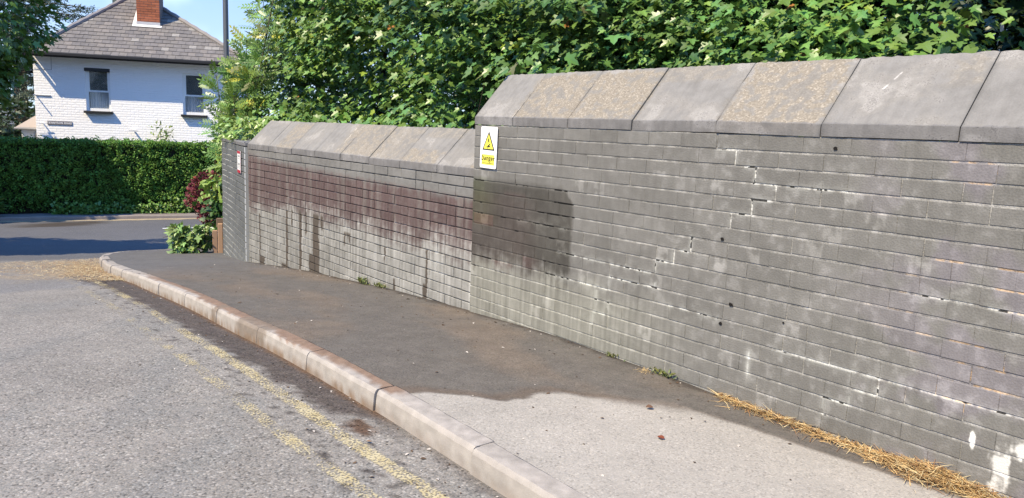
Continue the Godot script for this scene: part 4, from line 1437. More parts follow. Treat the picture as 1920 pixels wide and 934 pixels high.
	mb.quad(Vector3(-0.06, 0.84, 0.12), Vector3(0.62, 0.84, 0.12), Vector3(0.62, 1.26, -0.9), Vector3(0.3, 1.26, -0.9))
	mb.quad(Vector3(-0.06, 0.84, -3.0), Vector3(-0.06, 0.84, 0.12), Vector3(0.3, 1.26, -0.9), Vector3(0.3, 1.26, -3.0))
	mb.quad(Vector3(-0.06, 0.83, 0.12), Vector3(-0.06, 0.83, -3.0), Vector3(0.62, 0.83, -3.0), Vector3(0.62, 0.83, 0.12))
	mb.quad(Vector3(0.3, 1.26, -0.9), Vector3(0.62, 1.26, -0.9), Vector3(0.62, 1.26, -3.0), Vector3(0.3, 1.26, -3.0))
	part("roof", mb.done(), mat(Color(0.34, 0.29, 0.25), 0.85), ob)
	mb = MB.new()
	mb.tube([Vector3(-0.08, 0.80, 0.15), Vector3(0.62, 0.80, 0.15)], [0.035, 0.035], 8); mb.tube([Vector3(0.60, 0.78, 0.15), Vector3(0.45, 0.6, 0.06), Vector3(0.62, 0.45, 0.04)], [0.028, 0.028, 0.028], 8)
	part("gutter", mb.done(), mat(Color(0.30, 0.29, 0.28), 0.6), ob)

# ---------------------------------------------------------------- leaves
func leaf_fan(pts: Array, fold := 0.18, droop := 0.12) -> ArrayMesh:
	# a leaf lying in x-z, stalk end at the origin, tip along -z; both halves lifted about the midrib
	var mb := MB.new()
	var lift := func(p: Vector2) -> Vector3:
		return Vector3(p.x, absf(p.x) * fold - p.y * p.y * droop, -p.y)
	var mid := Vector2(0, 0.32)
	for k in pts.size() - 1:
		mb.tri(lift.call(mid), lift.call(pts[k + 1]), lift.call(pts[k]))
	return mb.done()

func sycamore_leaf() -> ArrayMesh:
	var half := [Vector2(0, 0), Vector2(0.16, -0.04), Vector2(0.36, 0.06), Vector2(0.25, 0.20), Vector2(0.52, 0.42), Vector2(0.48, 0.52), Vector2(0.20, 0.50), Vector2(0.17, 0.74), Vector2(0.10, 0.84), Vector2(0, 1.0)]
	var pts := half.duplicate()
	for k in range(half.size() - 2, -1, -1): pts.append(Vector2(-half[k].x, half[k].y))
	return leaf_fan(pts)

func simple_leaf(wd: float) -> ArrayMesh:
	return leaf_fan([Vector2(0, 0), Vector2(wd * 0.8, 0.25), Vector2(wd, 0.5), Vector2(wd * 0.55, 0.8), Vector2(0, 1.0), Vector2(-wd * 0.55, 0.8), Vector2(-wd, 0.5), Vector2(-wd * 0.8, 0.25), Vector2(0, 0)], 0.25, 0.15)

func ivy_leaf() -> ArrayMesh:
	return leaf_fan([Vector2(0, 0.05), Vector2(0.2, -0.08), Vector2(0.45, 0.15), Vector2(0.28, 0.4), Vector2(0.3, 0.6), Vector2(0, 1.0), Vector2(-0.3, 0.6), Vector2(-0.28, 0.4), Vector2(-0.45, 0.15), Vector2(-0.2, -0.08), Vector2(0, 0.05)], 0.12, 0.1)

func ash_frond() -> ArrayMesh:
	# one compound leaf: a stalk with four or five pairs of narrow leaflets and one at the tip, length 1
	var mb := MB.new()
	var at := func(t: float) -> Vector3: return Vector3(0, -0.22 * t * t, -t)
	for k in 6:
		var t := 0.28 + k * 0.13
		for sx in [-1.0, 1.0]:
			var p: Vector3 = at.call(t)
			var dir := Vector3(sx * 0.85, -0.15, -0.55).normalized() if k < 5 else Vector3(sx * 0.02, -0.4, -1).normalized()
			if k == 5 and sx > 0: continue
			var ln := 0.30 - 0.02 * absf(k - 2.0)
			var side := dir.cross(Vector3.UP).normalized() * 0.056
			var m := p + dir * ln * 0.45
			mb.tri(p, m + side, p + dir * ln); mb.tri(p, p + dir * ln, m - side)
	var w := Vector3(0.008, 0, 0)
	for k in 5:
		mb.quad(at.call(k / 5.0) - w, at.call(k / 5.0) + w, at.call((k + 1) / 5.0) + w, at.call((k + 1) / 5.0) - w)
	return mb.done()

func clump(leaf_len: float, n: int, spread: float, wd: float, seed_: int) -> ArrayMesh:
	var r := RandomNumberGenerator.new()
	r.seed = seed_
	var mb := MB.new()
	for k in n:
		var p := Vector3(r.randf_range(-1, 1), r.randf_range(-1, 1), r.randf_range(-1, 1)) * spread
		var dir := (Vector3(r.randf_range(-1, 1), r.randf_range(-0.4, 1), r.randf_range(-1, 1))).normalized()
		var up := Vector3(r.randf_range(-0.6, 0.6), 1, r.randf_range(-0.6, 0.6)).normalized()
		var side := dir.cross(up).normalized() * leaf_len * wd
		var ln := leaf_len * r.randf_range(0.7, 1.2)
		var t := r.randf_range(0.75, 1.25)
		mb.col = Color(t, t, t)
		var m := p + dir * ln * 0.5
		mb.tri(p, m + side, p + dir * ln); mb.tri(p, p + dir * ln, m - side)
	return mb.done()

class Leaves:
	var xf: Array[Transform3D] = []
	var col := PackedColorArray()
	func add(p: Vector3, tip: Vector3, up: Vector3, size: float, c: Color) -> void:
		var z := -tip.normalized()
		var x := up.cross(z)
		if x.length() < 0.01: x = Vector3(1, 0, 0)
		x = x.normalized()
		xf.append(Transform3D(Basis(x * size, z.cross(x) * size, z * size), p))
		col.append(c)

func put_leaves(called: String, L: Leaves, mesh: Mesh, m: Material, parent: Node, skip := 0) -> void:
	var n := L.xf.size() - skip
	if n <= 0: return
	var mm := MultiMesh.new()
	mm.transform_format = MultiMesh.TRANSFORM_3D
	mm.use_colors = true
	mm.mesh = mesh
	mm.instance_count = n
	var buf := PackedFloat32Array()
	buf.resize(n * 16)
	for i in n:
		var t := L.xf[i + skip]
		var b := t.basis
		var k := i * 16
		buf[k] = b.x.x; buf[k + 1] = b.y.x; buf[k + 2] = b.z.x; buf[k + 3] = t.origin.x
		buf[k + 4] = b.x.y; buf[k + 5] = b.y.y; buf[k + 6] = b.z.y; buf[k + 7] = t.origin.y
		buf[k + 8] = b.x.z; buf[k + 9] = b.y.z; buf[k + 10] = b.z.z; buf[k + 11] = t.origin.z
		var c := L.col[i + skip]
		buf[k + 12] = c.r; buf[k + 13] = c.g; buf[k + 14] = c.b; buf[k + 15] = 1.0
	mm.buffer = buf
	var o := MultiMeshInstance3D.new()
	o.multimesh = mm
	o.material_override = m
	put(o, called, parent)
	o.set_meta("kind", "stuff")

# nearest leaves as parts of their own, the rest as one mass
func put_crown(L: Leaves, mesh: Mesh, m: StandardMaterial3D, parent: Node, singles: int) -> void:
	var order := []
	for i in L.xf.size():
		var p := L.xf[i].origin + (parent as Node3D).position - Vector3(0, CAM_Y, 0)
		var f := -p.z
		var inside := f > 1.0 and absf(p.x / f) < 0.68 and p.y / f < 0.20
		order.append([p.length() / L.xf[i].basis.x.length() + (0.0 if inside else 1000.0), i])
	order.sort()
	var R := Leaves.new()
	var tones := {}
	for k in order.size():
		var i: int = order[k][1]
		if k < singles:
			var c := L.col[i]
			var key := "%d" % int(c.g * 60.0) + ("y" if c.r > c.g * 0.8 else "")
			if not tones.has(key):
				var mm := m.duplicate()
				mm.vertex_color_use_as_albedo = false
				mm.albedo_color = c.linear_to_srgb()
				tones[key] = mm
			var o := part("leaf", mesh, tones[key], parent)
			o.transform = L.xf[i]
		else:
			R.xf.append(L.xf[i]); R.col.append(L.col[i])
	put_leaves("crown", R, mesh, m, parent)

func rdir() -> Vector3:
	var v := Vector3(rng.randfn(), rng.randfn(), rng.randfn())
	return v.normalized()

func leaf_green(base: Color, var_ := 0.25) -> Color:
	var t := 1.0 + rng.randf_range(-var_, var_)
	var y := rng.randf_range(-0.15, 0.25)
	return Color(base.r * t * (1.0 + y), base.g * t, base.b * t * (1.0 - 0.5 * y))

func wood(root: Node3D, trunk: Array, radii: Array, twigs: int, reach: Callable, colr: Color) -> void:
	var mb := MB.new()
	mb.col = colr
	mb.tube(trunk, radii, 9)
	part("trunk", mb.done(), M_bark, root)
	mb = MB.new()
	mb.col = colr
	for k in twigs:
		var f := rng.randf_range(0.35, 1.0)
		var i := clampi(int(f * (trunk.size() - 1)), 0, trunk.size() - 2)
		var p: Vector3 = trunk[i].lerp(trunk[i + 1], fposmod(f * (trunk.size() - 1), 1.0))
		var q: Vector3 = reach.call()
		var m := p.lerp(q, 0.5) + Vector3(0, 0.15, 0) + rdir() * 0.12
		var r: float = radii[i] * 0.25
		mb.tube([p, m, q], [r, r * 0.6, r * 0.2], 5)
	part("branches", mb.done(), M_bark, root)

# ---------------------------------------------------------------- hedge and shrubs
func build_planting() -> void:
	rng.seed = 4242
	# clipped hedge along the far pavement
	var h0 := F(-6.0, 0.75)
	var H := thing("hedge", "long clipped dark green hedge in front of the white house", "hedge", Vector3(h0.x, hp(h0), h0.z))
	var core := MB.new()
	core.col = Color(0.02, 0.02, 0.014)  # twig mass in near-black, the inner shade put into its colour
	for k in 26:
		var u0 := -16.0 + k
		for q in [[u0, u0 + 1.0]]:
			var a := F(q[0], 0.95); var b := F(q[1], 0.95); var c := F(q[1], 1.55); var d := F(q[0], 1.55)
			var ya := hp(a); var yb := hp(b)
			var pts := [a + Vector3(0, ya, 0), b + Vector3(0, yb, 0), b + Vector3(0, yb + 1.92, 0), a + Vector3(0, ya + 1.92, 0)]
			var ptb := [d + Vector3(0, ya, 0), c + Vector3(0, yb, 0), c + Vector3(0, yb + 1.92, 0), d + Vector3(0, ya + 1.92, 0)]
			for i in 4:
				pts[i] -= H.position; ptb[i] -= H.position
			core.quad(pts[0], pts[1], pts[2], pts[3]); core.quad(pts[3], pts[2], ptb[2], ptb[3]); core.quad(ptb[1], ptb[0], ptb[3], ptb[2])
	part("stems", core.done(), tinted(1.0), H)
	var L := Leaves.new()
	for k in 22000:
		var u := rng.randf_range(-4.5, 9.5) if k < 17000 else rng.randf_range(-15.5, -4.5)
		var p: Vector3
		var out: Vector3
		if rng.randf() < 0.74:
			var y := rng.randf_range(0.02, 2.03)
			var bulge := 0.10 * n_a.get_noise_2d(u * 1.1, y * 1.1) + 0.05 * n_b.get_noise_2d(u * 0.6, y * 0.6)
			p = F(u, 0.82 - bulge + rng.randf_range(-0.04, 0.14) + (0.10 if y < 0.25 else 0.0))
			p.y = hp(p) + y
			out = -FN
		else:
			p = F(u, rng.randf_range(0.8, 1.6))
			p.y = hp(p) + 2.00 + 0.04 * n_a.get_noise_1d(u * 2.0) + rng.randf_range(-0.06, 0.06)
			if rng.randf() < 0.10: p.y += rng.randf_range(0.02, 0.12)
			out = Vector3.UP
		var tip := (out + rdir() * 0.9 + Vector3(0, 0.35, 0)).normalized()
		L.add(p - H.position, tip, (out * 0.5 + SUN * 0.8 + rdir() * 0.5).normalized(), rng.randf_range(0.8, 1.25), leaf_green(Color(0.102, 0.225, 0.038), 0.45))
	put_leaves("foliage", L, clump(0.062, 7, 0.045, 0.26, 3), M_leaf_thin, H)
	# paler ivy creeping at its foot and right end
	var I := thing("ivy", "pale green ivy creeping along the foot of the hedge's sunny end", "ivy", Vector3(-10.0, hp(F(4, 0.7)), -22.3))
	L = Leaves.new()
	for k in 2600:
		var u := rng.randf_range(1.2, 7.5)
		var top := 0.22 + 0.5 * sm(3.6, 5.2, u) * (0.5 + 0.8 * n_a.get_noise_1d(u * 1.3))
		var y := absf(rng.randfn()) * top * 0.6
		if u > 4.4 and rng.randf() < 0.3: y = rng.randf_range(0.2, 1.6) * sm(4.4, 5.6, u)
		var p := F(u, 0.72 + rng.randf_range(-0.12, 0.1) - 0.1 * (1.0 - y))
		p.y = hp(p) + y + 0.02
		L.add(p - I.position, (-FN + rdir() * 0.8).normalized(), (Vector3.UP * 0.8 - FN + rdir() * 0.5).normalized(), rng.randf_range(0.06, 0.12), leaf_green(Color(0.12, 0.23, 0.045), 0.3))
	put_leaves("foliage", L, ivy_leaf(), M_leaf, I)
	# dim shrub at the hedge's left foot
	var B := thing("shrub", "low leafy shrub at the shaded left foot of the hedge", "shrub", F(-0.6, 0.35) + Vector3(0, hp(F(-0.6, 0.35)), 0))
	L = Leaves.new()
	for k in 420:
		var v := rdir() * pow(rng.randf(), 0.4)
		L.add(Vector3(v.x * 0.8, 0.35 + v.y * 0.33, v.z * 0.3), (v + Vector3(0, 0.3, 0)).normalized(), (Vector3.UP + rdir() * 0.5).normalized(), rng.randf_range(0.09, 0.16), leaf_green(Color(0.10, 0.19, 0.045), 0.3))
	put_leaves("foliage", L, ivy_leaf(), M_leaf, B)
	# sapling showing over the hedge
	var sp := Vector3(-11.12, 0, -24.35)
	var S := thing("sapling", "thin pale sapling peeping over the hedge before the house", "sapling", Vector3(sp.x, hp(sp), sp.z))
	var mb := MB.new()
	mb.col = Color(0.1, 0.12, 0.04)
	mb.tube([Vector3(0, 0, 0), Vector3(0.03, 1.4, 0), Vector3(0, 2.55, 0)], [0.02, 0.015, 0.006], 6)
	mb.tube([Vector3(0.02, 1.9, 0), Vector3(0.2, 2.2, 0.05), Vector3(0.38, 2.35, 0.05)], [0.01, 0.007, 0.003], 5)
	part("stem", mb.done(), M_bark, S)
	L = Leaves.new()
	for k in 130:
		var y := rng.randf_range(1.7, 2.62)
		var p := Vector3(rng.randfn() * 0.13, y, rng.randfn() * 0.10)
		if k % 4 == 0: p = Vector3(rng.randf_range(0.1, 0.42), rng.randf_range(2.1, 2.4), rng.randfn() * 0.05)
		L.add(p, (rdir() + Vector3(0, 0.6, 0)).normalized(), (Vector3.UP + rdir()).normalized(), rng.randf_range(0.09, 0.15), leaf_green(Color(0.17, 0.26, 0.06), 0.25))
	put_leaves("foliage", L, simple_leaf(0.2), M_leaf, S)

	# timber planter edge beyond the pier
	var tp := Vector3(-4.42, 0, -11.25)
	var T := thing("timber_edging", "weathered upright timber edging against the far side of the pier", "edging", Vector3(tp.x, hp(tp) - 0.05, tp.z))
	T.rotation.y = 0.35
	var tm := [mat(Color(0.40, 0.255, 0.16), 0.9), mat(Color(0.34, 0.22, 0.145), 0.9), mat(Color(0.17, 0.12, 0.085), 0.9)]
	for k in range(3, 6):
		mb = MB.new()
		var hh := 0.40 + rng.randf_range(-0.03, 0.03) + (0.08 if k > 3 else 0.0)
		mb.box(Vector3(-0.22 + k * 0.075, 0, -0.04), Vector3(-0.22 + k * 0.075 + 0.07, hh, 0.04), 0.006)
		part("plank", mb.done(), tm[k % 2], T)
	mb = MB.new()
	mb.box(Vector3(0.06, 0.42, -0.10), Vector3(0.24, 0.56, -0.05), 0.008)
	part("plank", mb.done(), tm[2], T)
	# purple shrub, green shrub, vine
	var pr := Vector3(-5.02, 0, -12.6)
	var R := thing("purple_shrub", "rounded purple leaved shrub beyond the pier beside the green one", "shrub", Vector3(pr.x, hp(pr), pr.z))
	mb = MB.new()
	mb.col = Color(0.12, 0.08, 0.06)
	for k in 7: mb.tube([Vector3(0, 0, 0), Vector3(rng.randfn() * 0.06, 0.4, rng.randfn() * 0.06), Vector3(rng.randfn() * 0.12, 0.95, rng.randfn() * 0.1)], [0.02, 0.012, 0.004], 5)
	part("stems", mb.done(), M_bark, R)
	L = Leaves.new()
	for k in 2300:
		var v := rdir() * pow(rng.randf(), 0.33)
		var p := Vector3(v.x * 0.33, 0.84 + v.y * 0.44, v.z * 0.27)
		p.x -= 0.10 * (0.9 - p.y)
		if p.y < 0.7: p.x += 0.14
		L.add(p, (v + rdir() * 0.6 + Vector3(0, 0.2, 0)).normalized(), (Vector3.UP * 0.7 + v * 0.5 + rdir() * 0.6).normalized(), rng.randf_range(0.035, 0.065), Color(0.145, 0.035, 0.045) * rng.randf_range(0.55, 1.7) if rng.randf() > 0.06 else Color(0.30, 0.07, 0.04))
	put_leaves("foliage", L, simple_leaf(0.30), M_leaf_thin, R)
	var gp := Vector3(-4.50, 0, -12.0)
	var G := thing("green_shrub", "bright green climbing shrub filling the corner against the pier's far end", "shrub", Vector3(gp.x, hp(gp), gp.z))
	mb = MB.new()
	mb.col = Color(0.12, 0.09, 0.06)
	for k in 6: mb.tube([Vector3(0, 0, 0), Vector3(rng.randfn() * 0.07, 0.6, rng.randfn() * 0.07), Vector3(rng.randfn() * 0.1, 1.5, rng.randfn() * 0.1)], [0.018, 0.012, 0.004], 5)
	part("stems", mb.done(), M_bark, G)
	L = Leaves.new()
	for k in 1500:
		var y := rng.randf_range(0.25, 1.75)
		var wd := tab([0.25, 0.6, 0.95, 1.15, 1.75], [0.15, 0.19, 0.22, 0.13, 0.13], y)
		var p := Vector3(rng.randfn() * wd * 0.6 - (0.06 if y > 0.6 and y < 1.1 else 0.0), y, rng.randfn() * 0.16)
		if y < 0.5: p.x += 0.08
		if y > 1.1: p.x += 0.10
		var young := y > 0.78
		L.add(p, (Vector3(0, -0.2, 0.6) + rdir()).normalized(), (Vector3.UP * 0.6 + Vector3(-0.3, 0, 0.4) + rdir() * 0.6).normalized(), rng.randf_range(0.06, 0.12), leaf_green(Color(0.19, 0.31, 0.07) if young else Color(0.05, 0.12, 0.03), 0.3))
	put_leaves("foliage", L, ivy_leaf(), M_leaf, G)
	var vp := Vector3(-4.78, 0, -11.3)
	var V := thing("vine", "sprawling broad leaved vine spilling over the pavement at the pier's foot", "vine", Vector3(vp.x, hp(vp), vp.z))
	mb = MB.new()
	mb.col = Color(0.14, 0.12, 0.06)
	for k in 9:
		var e := Vector3(rng.randf_range(-0.42, 0.3), rng.randf_range(0.1, 0.45), rng.randf_range(-0.1, 0.25))
		mb.tube([Vector3(0.2, 0.05, -0.2), e * 0.5 + Vector3(0, 0.18, 0), e], [0.010, 0.007, 0.003], 5)
	part("stems", mb.done(), M_bark, V)
	L = Leaves.new()
	for k in 330:
		var p := Vector3(rng.randf_range(-0.20, 0.30), 0, rng.randf_range(-0.2, 0.16))
		p.y = rng.randf_range(0.03, 0.42)
		if k < 60: p = Vector3(rng.randf_range(-0.24, -0.06), rng.randf_range(0.06, 0.44), rng.randf_range(-0.1, 0.12))
		L.add(p, (Vector3(-0.2, -0.4, 0.6) + rdir() * 0.8).normalized(), (Vector3(-0.3, 0.9, 0.5) + rdir() * 0.45).normalized(), rng.randf_range(0.07, 0.14) if k > 60 else rng.randf_range(0.10, 0.17), leaf_green(Color(0.18, 0.29, 0.09), 0.35))
	put_leaves("foliage", L, sycamore_leaf(), M_leaf, V)
	# ash suckers behind the pier
	var ap := W(11.6, -0.75, 0)
	var A := thing("ash_shrub", "young ash with feathery compound leaves rising behind the pier", "tree", Vector3(ap.x, hp(ap), ap.z))
	mb = MB.new()
	mb.col = Color(0.16, 0.15, 0.10)
	var stems := []
	for q in [[-0.28, 2.6], [-0.02, 2.75], [0.08, 3.1], [0.22, 2.6], [0.34, 3.7], [0.66, 4.4], [0.02, 2.3], [0.5, 3.2]]:
		var tip := Vector3(q[0], q[1], rng.randf_range(-0.3, 0.4))
		stems.append([Vector3(rng.randfn() * 0.08, 0, rng.randfn() * 0.08), Vector3(q[0] * 0.4, q[1] * 0.5, 0.05), tip])
		mb.tube(stems[-1], [0.022, 0.014, 0.005], 6)
	part("stems", mb.done(), M_bark, A)
	L = Leaves.new()
	for st in stems:
		for k in 64:
			var f := rng.randf_range(0.5, 1.0)
			var p: Vector3 = st[1].lerp(st[2], (f - 0.5) * 2.0) if f > 0.5 else st[0].lerp(st[1], f * 2.0)
			var a := k * 2.4 + rng.randf()
			var out := Vector3(cos(a), rng.randf_range(-0.1, 0.9), 0.6 * sin(a)).normalized()
			L.add(p, out, (Vector3.UP * 0.45 + Vector3(-0.3, 0.0, 0.75) + rdir() * 0.45).normalized(), rng.randf_range(0.22, 0.36), leaf_green(Color(0.15, 0.27, 0.065), 0.35) if rng.randf() > 0.05 else Color(0.40, 0.40, 0.05))
	put_crown(L, ash_frond(), M_leaf, A, 90)
	# leaves tumbling over the pier's top
	var C := thing("creeper", "leafy creeper hanging over the top of the end pier", "creeper", pier_a + pier_dir * 1.35 + Vector3(0, 1.1, 0))
	L = Leaves.new()
	for k in 420:
		var al := rng.randf_range(-0.75, 0.85)
		var p := pier_dir * al + Vector3(0, rng.randf_range(-0.02, 0.30) - 0.14 * sm(-0.2, 0.7, al) * rng.randf(), 0) + (-pier_dir).cross(Vector3.UP) * rng.randf_range(-0.45, 0.05)
		L.add(p, (Vector3(-0.4, -0.3, 0.4) + rdir()).normalized(), (Vector3(-0.3, 0.8, 0.4) + rdir() * 0.5).normalized(), rng.randf_range(0.06, 0.12), leaf_green(Color(0.20, 0.33, 0.08), 0.3))
	put_leaves("foliage", L, simple_leaf(0.24), M_leaf, C)

# ---------------------------------------------------------------- trees
func sycamore(called: String, label: String, s: float, d: float, lo: Vector3, hi: Vector3, shoots: int, base: Color, size: float, singles: int, front_bias := 0.5, group := "", slant := 0.0, gaps := -0.9) -> void:
	# lo, hi: box of the crown in (s, d, y), with a bumpy surface
	var bp := W(s, d, 0)
	var root := thing(called, label, "tree", Vector3(bp.x, hp(bp) - 0.1, bp.z), group)
	var y0 := root.position.y
	var tr := []
	var rr := []
	for k in 6:
		var f := k / 5.0
		tr.append(Vector3(0.1 * sin(f * 5.0 + s), f * (hi.y - y0) * 0.85, 0.1 * cos(f * 4.0 + s))); rr.append(lerpf(0.075, 0.015, f))
	wood(root, tr, rr, 16, func(): return W(rng.randf_range(lo.x, hi.x), rng.randf_range(lo.z, hi.z - 0.2), rng.randf_range(lo.y, hi.y)) - root.position, Color(0.05, 0.042, 0.032))
	var L := Leaves.new()
	var boughs := []
	for k in maxi(40, shoots / (23 if front_bias > 0.3 else 4)):
		var fs := rng.randf_range(-1, 1)
		var fy := rng.randf()
		var bump := clampf(0.5 + 0.9 * n_a.get_noise_3d(fs * 1.6 + s, fy * 2.2, s * 3.0), 0, 1)
		var edge := sqrt(maxf(0.0, 1.0 - fs * fs * 0.8))
		var under := lerpf(0.55, 1.0, sm(0.0, 0.16, fy))                    # the crown draws in towards its skirt
		var front := lerpf(lo.z, hi.z, clampf(edge * under * (0.50 + 0.50 * bump), 0, 1))
		var dd := lerpf(front, lo.z, pow(rng.randf(), 2.2) * 0.8)
		boughs.append([lerpf(lo.x, hi.x, 0.5 + 0.5 * fs) + slant * maxf(0.0, -dd - 0.6), dd, lerpf(lo.y, hi.y, fy), rng.randf_range(0.7, 1.25), front])
	for k in shoots:
		var bo: Array = boughs[rng.randi() % boughs.size()]
		var spread: float = 0.26 if rng.randf() < 0.8 else 0.5
		var p := W(bo[0] + rng.randfn() * spread, minf(bo[1] + rng.randfn() * spread * 0.9, bo[4] + 0.12), bo[2] + rng.randfn() * spread * 0.30) - root.position
		var out := (AN * rng.randf_range(0.0, 1.0) + AX * rng.randf_range(-0.8, 0.8) + Vector3(0, rng.randf_range(0.0, 0.7), 0)).normalized()
		var young := rng.randf() < 0.05
		var nl := rng.randi_range(5, 9)
		for q in nl:
			var pp := p + out * (q * 0.055)
			var a := q * 1.57 + rng.randf_range(-0.4, 0.4)
			var side := (Vector3(cos(a), 0, sin(a)) + Vector3(0, -0.25, 0)).normalized()
			var petiole := side * rng.randf_range(0.04, 0.10)
			var up := (SUN * 0.9 + side * 0.45 + rdir() * 0.42).normalized()
			var sz := size * rng.randf_range(0.5, 1.25) * (1.0 - 0.05 * q)
			var c := leaf_green(base * bo[3], 0.30)
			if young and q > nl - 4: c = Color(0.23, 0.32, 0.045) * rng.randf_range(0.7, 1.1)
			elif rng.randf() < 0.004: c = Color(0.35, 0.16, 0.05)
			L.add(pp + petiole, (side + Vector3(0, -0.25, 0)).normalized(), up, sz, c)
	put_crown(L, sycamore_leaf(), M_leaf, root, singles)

func round_tree(called: String, label: String, at: Vector3, h: float, crowns: Array, leaves: int, size: float, base: Color, mesh: Mesh, group := "") -> void:
	var root := thing(called, label, "tree", at, group)
	wood(root, [Vector3(0, 0, 0), Vector3(0.05, h * 0.4, 0), Vector3(-0.05, h * 0.7, 0.05), Vector3(0, h * 0.95, 0)], [0.22, 0.17, 0.11, 0.03], 14, func(): var c = crowns[rng.randi() % crowns.size()]; return c[0] + rdir() * c[1] * 0.6, Color(0.09, 0.075, 0.055))
	var L := Leaves.new()
	for k in leaves:
		var c = crowns[rng.randi() % crowns.size()]
		var v := rdir()
		var rad: float = c[1] * (0.55 + 0.45 * pow(rng.randf(), 0.5)) * (0.85 + 0.35 * n_a.get_noise_3dv(v * 1.4 + c[0]))
		var p: Vector3 = c[0] + v * rad * Vector3(1, 0.8, 1)
		L.add(p, (v + rdir() * 0.7 + Vector3(0, -0.4, 0)).normalized(), (Vector3.UP * 0.7 + v * 0.5 + rdir() * 0.5).normalized(), size * rng.randf_range(0.7, 1.3), leaf_green(base, 0.3))
	put_leaves("crown", L, mesh, M_leaf, root)

func build_trees() -> void:
	rng.seed = 99
	var g := "sycamores behind the wall"
	var green := Color(0.108, 0.218, 0.054)
	sycamore("sycamore_tree", "sycamore behind the low wall's far end, its left edge against the sky", 9.4, -2.0, Vector3(7.4, 0.3, -3.4), Vector3(13.0, 4.6, -0.45), 4600, Color(0.130, 0.245, 0.058), 0.122, 150, 0.5, g, 0.0, -0.22)
	sycamore("sycamore_tree", "sycamore overhanging the middle of the low wall's coping", 6.3, -1.9, Vector3(5.0, 0.5, -3.4), Vector3(8.2, 4.2, -0.45), 3200, green, 0.118, 150, 0.5, g, 0.0, -0.2)
	sycamore("sycamore_tree", "sycamore behind the step between the low and tall walls", 4.4, -1.9, Vector3(3.2, 0.7, -3.4), Vector3(5.8, 4.0, -0.5), 3000, green * 0.95, 0.108, 150, 0.5, g, 0.0, -0.2)
	sycamore("sycamore_tree", "sycamore with a ragged right edge behind the tall wall's tan coping stones", 2.75, -1.9, Vector3(1.68, 1.2, -2.5), Vector3(3.8, 3.3, -0.5), 3000, green * 1.05, 0.095, 150, 0.5, g, 0.43, -0.6)
	# deeper row closing off the railway cutting
	var b := "dark trees farther behind the wall"  # leaf colours darkened to stand for the deep shade back here
	sycamore("shade_dark_tree", "dark tree deep behind the wall's near end, at the photo's top right corner", 0.3, -5.2, Vector3(-3.5, -0.4, -7.5), Vector3(4.0, 5.5, -2.9), 5200, Color(0.026, 0.058, 0.016), 0.17, 0, 0.2, b)
	sycamore("shade_dark_tree", "dark tree deep behind the tall wall's middle", 4.6, -6.0, Vector3(2.5, -0.4, -8.0), Vector3(7.5, 4.6, -4.0), 2600, Color(0.035, 0.085, 0.02), 0.17, 0, 0.2, b)
	sycamore("shade_dark_tree", "dark tree deep behind the low wall", 9.2, -6.0, Vector3(6.5, -0.2, -8.5), Vector3(13.2, 4.2, -3.8), 2200, Color(0.04, 0.09, 0.022), 0.17, 0, 0.2, b)
	# unseen tree added above the frame to keep the near end in shade
	sycamore("added_shade_tree", "unseen tree added to shade the ground behind the wall's near end", -0.6, -1.9, Vector3(-3.4, 2.9, -3.8), Vector3(2.4, 6.0, -0.9), 1900, Color(0.05, 0.11, 0.025), 0.15, 0, 0.1)
	# left side
	var sy := sycamore_leaf()
	round_tree("broadleaf_tree", "dark broadleaf tree leaning in at the photo's top left corner", Vector3(-9.95, hp(Vector3(-9.95, 0, -12.2)), -12.2), 5.6,
		[[Vector3(1.45, 3.7, 0.0), 1.45], [Vector3(0.5, 2.6, 0.2), 1.35], [Vector3(0.2, 4.6, 0.0), 1.8], [Vector3(-1.3, 3.6, 0.2), 1.6], [Vector3(2.0, 4.9, -0.2), 1.1], [Vector3(1.3, 2.9, 0.1), 1.0]], 15000, 0.115, Color(0.090, 0.190, 0.042), sy)
	round_tree("roadside_tree", "tall roadside tree left of the junction, outside the picture", Vector3(-16.2, hp(Vector3(-16.2, 0, -18.8)), -18.8), 7.0,
		[[Vector3(0.2, 6.2, 0), 2.1], [Vector3(0.4, 4.6, -0.3), 2.0], [Vector3(0.2, 3.2, -0.2), 1.7], [Vector3(-1.6, 5.0, 1.0), 1.9]], 11000, 0.28, Color(0.045, 0.105, 0.022), sy)
	round_tree("roadside_tree", "spreading roadside tree nearer the camera, outside the picture's left edge", Vector3(-12.8, hp(Vector3(-12.8, 0, -9.4)), -9.4), 8.0,
		[[Vector3(0, 6.6, 0), 2.2], [Vector3(1.0, 6.0, -0.8), 1.7], [Vector3(-1.3, 6.2, 0.8), 1.7], [Vector3(-0.6, 5.4, -1.6), 1.6]], 4200, 0.26, Color(0.045, 0.105, 0.022), sy)
	# soil beds round the roadside trees
	for q in [Vector3(-9.95, 0, -12.2), Vector3(-16.2, 0, -18.8), Vector3(-12.8, 0, -9.4)]:
		var bed := MB.new()
		var rim := []
		for k in 28:
			var pt: Vector3 = q + Vector3(cos(TAU * k / 28), 0, sin(TAU * k / 28)) * (0.75 + 0.06 * n_b.get_noise_2d(k * 0.7, q.x))
			pt.y = hp(pt) - 0.06
			rim.append(pt)
		var ctr: Vector3 = q + Vector3(0, hp(q) + 0.02, 0)
		for k in 28:
			var w0: Vector3 = rim[k]
			var w1: Vector3 = rim[(k + 1) % 28]
			bed.tri(ctr, w1, w0)
			bed.quad(w0, w1, w1 - Vector3(0, 0.15, 0), w0 - Vector3(0, 0.15, 0))
		part("ground", bed.done(), mat(Color(0.09, 0.07, 0.045), 0.95), self, "structure")
	# blue-grey cedar beyond the house's left corner
	var cp := Vector3(-19.0, 0, -30.0)
	var root := thing("cedar_tree", "blue grey cedar with drooping layered boughs behind the house's left corner", "tree", Vector3(cp.x, hp(cp), cp.z))
